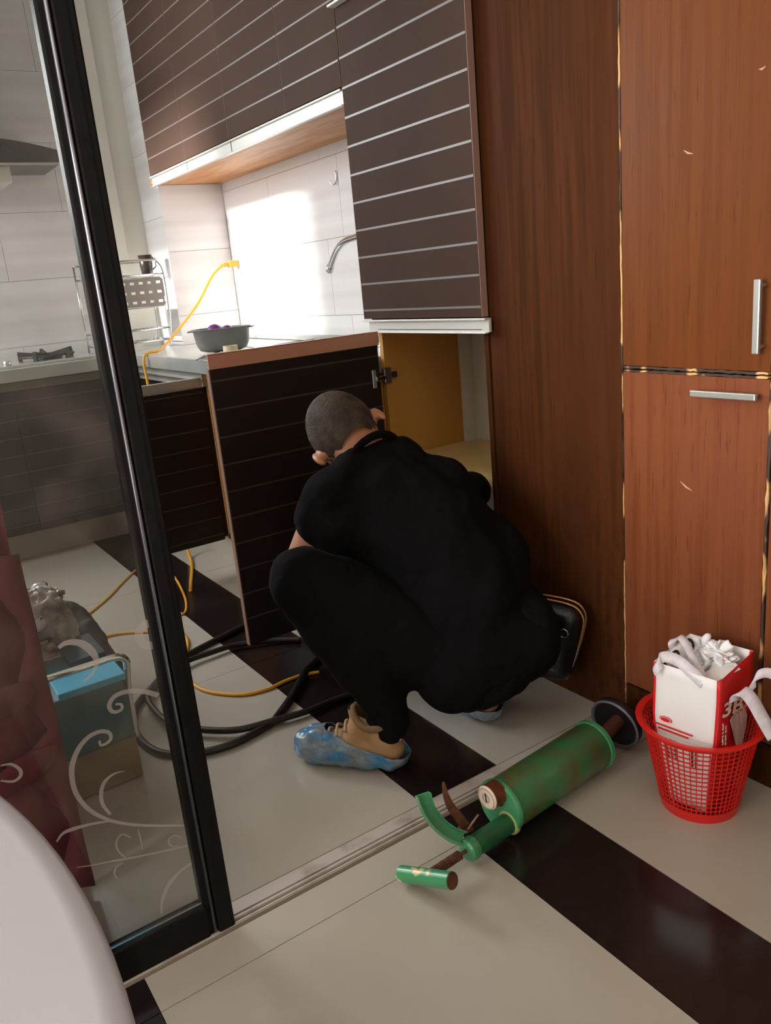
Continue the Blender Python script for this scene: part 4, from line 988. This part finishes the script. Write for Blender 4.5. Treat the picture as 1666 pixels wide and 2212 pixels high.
def hand(w, fwd, side, up, s=1., mirror=1):
    """palm, four curled fingers of unequal length and a thumb"""
    fwd, side, up = V(fwd).normalized(), V(side).normalized(), V(up).normalized(); P_ = []
    pc = w+fwd*.055
    P_ += [('c', w, .021, w+fwd*.03, .022)]
    for k in range(4):
        b = w+fwd*.025+side*(-.018+.012*k); P_.append(('c', b, .013, w+fwd*.088+side*(-.029+.0195*k)+up*.002, .0105))
    for k, L in enumerate((.068, .078, .072, .056)):
        kn = w+fwd*.088+side*(-.029+.0195*k); m1 = kn+fwd*L*.48-up*L*.22; m2 = m1+fwd*L*.22-up*L*.28; m3 = m2+fwd*L*.02-up*L*.24
        P_ += [('c', kn, .0095, m1, .0085), ('c', m1, .0085, m2, .0078), ('c', m2, .0078, m3, .007)]
    t0 = w+fwd*.028-side*.024*mirror; t1 = t0+fwd*.035-side*.026*mirror-up*.012; t2 = t1+fwd*.028-side*.004*mirror-up*.014
    P_ += [('c', t0, .014, t1, .0115), ('c', t1, .0105, t2, .0085)]
    return P_
body = []
# head
body += [('e', Hc, (.0795, .100, .090), (e_, fh, uh)), ('e', Hc-uh*.045+fh*.028, (.062, .068, .07), (e_, fh, uh)), ('c', Hc-uh*.08+fh*.055, .034, Hc-uh*.095+fh*.062, .028)]
body += [('c', Hc-uh*.03+fh*.098, .010, Hc-uh*.05+fh*.108, .013), ('c', Hc-uh*.075+fh*.09-e_*.02, .008, Hc-uh*.075+fh*.09+e_*.02, .008)]
body += [('e', Hc-uh*.01+fh*.085+e_*.03*s_, (.012, .008, .009), (e_, fh, uh)) for s_ in (-1, 1)]
body += [('c', Hc-uh*.02-fh*.02, .056, Nk+V((0, .01, -.02)), .056)]
for s_ in (-1, 1):
    c_ = Hc+e_*.080*s_-uh*.030-fh*.004
    body += [('e', c_+e_*.010*s_, (.009, .015, .028), ((e_*.8-fh*.6*s_*s_).normalized(), (fh*.8+e_*.6).normalized(), uh)), ('c', c_, .012, c_+e_*.006*s_, .012)]
# torso, arms, legs
body += [('e', Pv+V((0, .02, .03)), (.125, .10, .10), None), ('c', Pv+V((-.02, .06, .08)), .10, (Pv+Nk)/2+V((0, .03, -.01)), .105), ('c', (Pv+Nk)/2+V((0, .02, 0)), .10, Nk+V((.01, .0, -.12)), .09)]
body += [('c', Nk+V((0, .01, -.06)), .050, LS, .044), ('c', Nk+V((0, .01, -.06)), .050, RS, .044)]
for S_, E2, W2 in ((LS, LE, LW), (RS, RE, RW)):
    body += [('c', S_, .044, E2, .037), ('c', E2, .038, W2, .026)]
body += hand(LW, (.55, .75, -.35), (.8, -.6, 0), (.2, .3, .93)) + hand(RW, (.75, .5, -.2), (.5, -.8, 0), (.2, .1, .97), mirror=-1)
for Hj, K_, A_ in ((HL, LK, LA), (HR, RK, RA)):
    body += [('c', Hj, .085, K_, .055), ('c', K_, .052, K_.lerp(A_, .35)+V((.02, -.01, 0)), .055), ('c', K_.lerp(A_, .35)+V((.02, -.01, 0)), .044, A_, .023)]
blob('body', body, M_SKIN, ps, voxel=.0055, smooth=2, fac=.5)
# hair: close-cropped cap
hair = [('e', Hc-fh*.006+uh*.004, (.0815, .101, .094), (e_, fh, uh)), ('c', Hc-uh*.03-fh*.035, .062, Hc-uh*.05-fh*.03, .055)]
o = blob('hair', hair, M_HAIR, ps, voxel=.004, smooth=2, disp=.0012, dscale=.008, cut=[(Hc+fh*.055, fh), (Hc-uh*.085-fh*.03, (-uh*.8+fh*.25).normalized())])
# t-shirt
sh = [('c', LS+V((.02, -.02, .0)), .080, RS+V((-.04, -.0, .03)), .088), ('c', Nk+V((.0, -.01, -.06)), .085, Nk+V((.09, -.02, -.085)), .085), ('e', Pv+V((0, .01, .02)), (.17, .135, .135), None), ('c', Pv+V((-.02, .03, .10)), .15, (Pv+Nk)/2+V((0, 0, .02)), .153), ('c', (Pv+Nk)/2+V((0, 0, .02)), .153, Nk+V((.015, -.03, -.125)), .140),
      ('c', Nk+V((.0, -.02, -.075)), .085, LS, .062), ('c', Nk+V((.01, -.02, -.075)), .085, RS, .064), ('c', Nk+V((.10, -.04, -.16)), .11, Nk+V((-.06, .0, -.14)), .11),
      ('c', LS, .060, LS.lerp(LE, .34), .060), ('c', Nk+V((-.04, .015, -.03)), .062, Nk+V((.06, -.01, -.025)), .068), ('c', RS, .064, RS.lerp(RE, .85), .060), ('c', RS+V((0, -.01, -.02)), .072, Pv+V((.10, .06, .14)), .105),
      ('c', Pv+V((.06, .04, .12)), .125, RS+V((-.03, -.01, -.10)), .10), ('c', Pv+V((-.10, .06, .16)), .11, LS+V((.07, -.03, -.12)), .10),
      ('c', Pv+V((.09, -.04, -.02)), .11, Pv+V((-.08, -.02, -.03)), .11)]
o = blob('t_shirt', sh, M_CLOTH, ps, voxel=.008, smooth=22, disp=.010, dscale=.085)
col_ = []
for k in range(25):
    a = 2*math.pi*k/24; nn = (Hc-Nk).normalized(); pa_ = nn.orthogonal().normalized(); pb_ = nn.cross(pa_)
    col_.append(Nk+V((.008, .004, -.012))+nn*.006+(pa_*math.cos(a)+pb_*math.sin(a))*.070)
MB().tube(col_, .0095, 10).build('collar', M_CLOTH, ps, smooth=True)
# trousers
trs = [('e', Pv+V((0, -.01, -.045)), (.166, .126, .118), None)]
for i, (Hj, K_, A_) in enumerate(((HL, LK, LA), (HR, RK, RA))):
    cf = K_.lerp(A_, .38)+V((.025, -.015, 0))
    trs += [('c', Hj, .116, K_.lerp(Hj, .25), .088), ('c', K_.lerp(Hj, .25), .088, K_, .073), ('c', K_, .073, cf, .083), ('c', cf, .083, A_+V((0, 0, .06)), .052), ('c', A_+V((0, 0, .06)), .051, A_+V((0, 0, .0)), .046)]
blob('trousers', trs, M_TROUS, ps, voxel=.008, smooth=6, disp=.008, dscale=.07)
for p_, r_ in ((pt(937, 1534, 1, 1.30), .004), (pt(1201, 1331, 0, 1.31), .0045)):
    pass
# belt rivets on the hem
for x, y in ((932, 1533), (941, 1536)):
    q = pt(x, y, 1, 1.262)
# shoes
def shoe(heel, fwd, side, cover_top=True):
    def L(a, s, z): return heel+fwd*a+side*s+V((0, 0, z))
    sp = [('c', L(.045, 0, .052), .038, L(.14, .0, .050), .040), ('c', L(.14, 0, .048), .040, L(.235, .003, .040), .034), ('c', L(.05, 0, .06), .040, L(.062, 0, .105), .043), ('c', L(.06, 0, .105), .043, L(.045, 0, .128), .040), ('c', L(.12, 0, .075), .034, L(.10, 0, .115), .032), ('c', L(.10, 0, .1), .03, L(.115, 0, .145), .020)]
    s = blob('shoe', sp, M_BEIGE, ps, voxel=.005, smooth=3, cut=[(L(.08, 0, .132), V((0, 0, 1))+fwd*-.35)])
    rim = [L(.068+.052*math.cos(a), .046*math.sin(a), .122+.028*math.cos(a)*math.cos(a)*(1 if math.cos(a) > 0 else .9)) for a in [2*math.pi*k/24 for k in range(25)]]
    MB().tube(rim, .0085, 10).build('shoe_collar', M_LINING, s, smooth=True)
    for k in range(4):
        a = .118+.022*k; zl = .118-.012*k
        MB().tube(catmull([L(a, -.024, zl-.008), L(a+.004, 0, zl+.006), L(a+.002, .024, zl-.008)], 5), .0035, 8).build('lace', mat('beige_lace', srgb(186, 156, 120), rough=.8), s, smooth=True)
    box_ = MB().obox(L(.012, -.012, .098), fwd*.006, side*.012, V((0, 0, .014))).build('heel_tab', mat('cream_heel_tab', srgb(206, 188, 156), rough=.7), s, bevel=.003)
    cv = [('c', L(.042, 0, .046), .048, L(.15, 0, .044), .047), ('c', L(.15, 0, .044), .047, L(.245, 0, .040), .040), ('c', L(.225, 0, .050), .042, L(.19, 0, .060), .036)]
    o = blob('shoe_cover', cv, M_COVER, s, voxel=.005, smooth=4, disp=.007, dscale=.028, cut=[(L(.10, 0, .068), V((0, 0, 1))-fwd*.26), (L(0, 0, .002), V((0, 0, -1)))])
    b_ = o.modifiers.new('s', 'SOLIDIFY'); b_.thickness = .001
    return s
shoe(V((.888, 1.395, .0)), d_, sd_)
shoe(V((1.165, 1.395, .0)), V((-.10, 1, 0)).normalized(), V((1, .1, 0)).normalized())
# belt bag on his right hip
bb = empty('waist_bag', (1.32, 1.34, .05), 'black leather belt bag with brass zips hanging behind his hip', 'bag')
bc = V((1.322, 1.348, .200)); b1 = V((.50, -.86, 0)).normalized(); b2 = V((.86, .50, 0)).normalized()
blob('bag_body', [('c', bc-b1*.03+V((0, 0, .065)), .038, bc+b1*.035+V((0, 0, .058)), .038), ('c', bc-b1*.04-V((0, 0, .075)), .036, bc+b1*.012-V((0, 0, .075)), .036), ('c', bc+b1*.035+V((0, 0, .058)), .038, bc+b1*.010-V((0, 0, .075)), .036), ('c', bc-b1*.03+V((0, 0, .065)), .038, bc-b1*.04-V((0, 0, .075)), .036)], M_LEATHER, bb, voxel=.005, smooth=4)
for off_ in (-.012, .012):
    zp = [bc+b2*off_+b1*a+V((0, 0, z)) for a, z in ((-.05, .108), (-.01, .106), (.035, .100), (.062, .088), (.075, .062), (.070, .025), (.060, -.015))]
    tube('zip', catmull(zp, 6), .0028, M_GOLD, bb, 6)
    tube('zip_pull', catmull([zp[-1], zp[-1]+V((0, 0, -.05))-b1*.014, zp[-1]+V((0, 0, -.09))-b1*.03], 5), .0012, M_ALU, bb, 6)
rg = [bc-b2*.032+b1*.03+b1*.011*math.cos(a)+V((0, 0, .03+.011*math.sin(a))) for a in [2*math.pi*k/20 for k in range(21)]]
rg = [q-b1*0 + (CAM-q).normalized()*.012 for q in rg]
tube('ring', rg, .0016, M_CHROME, bb, 6)
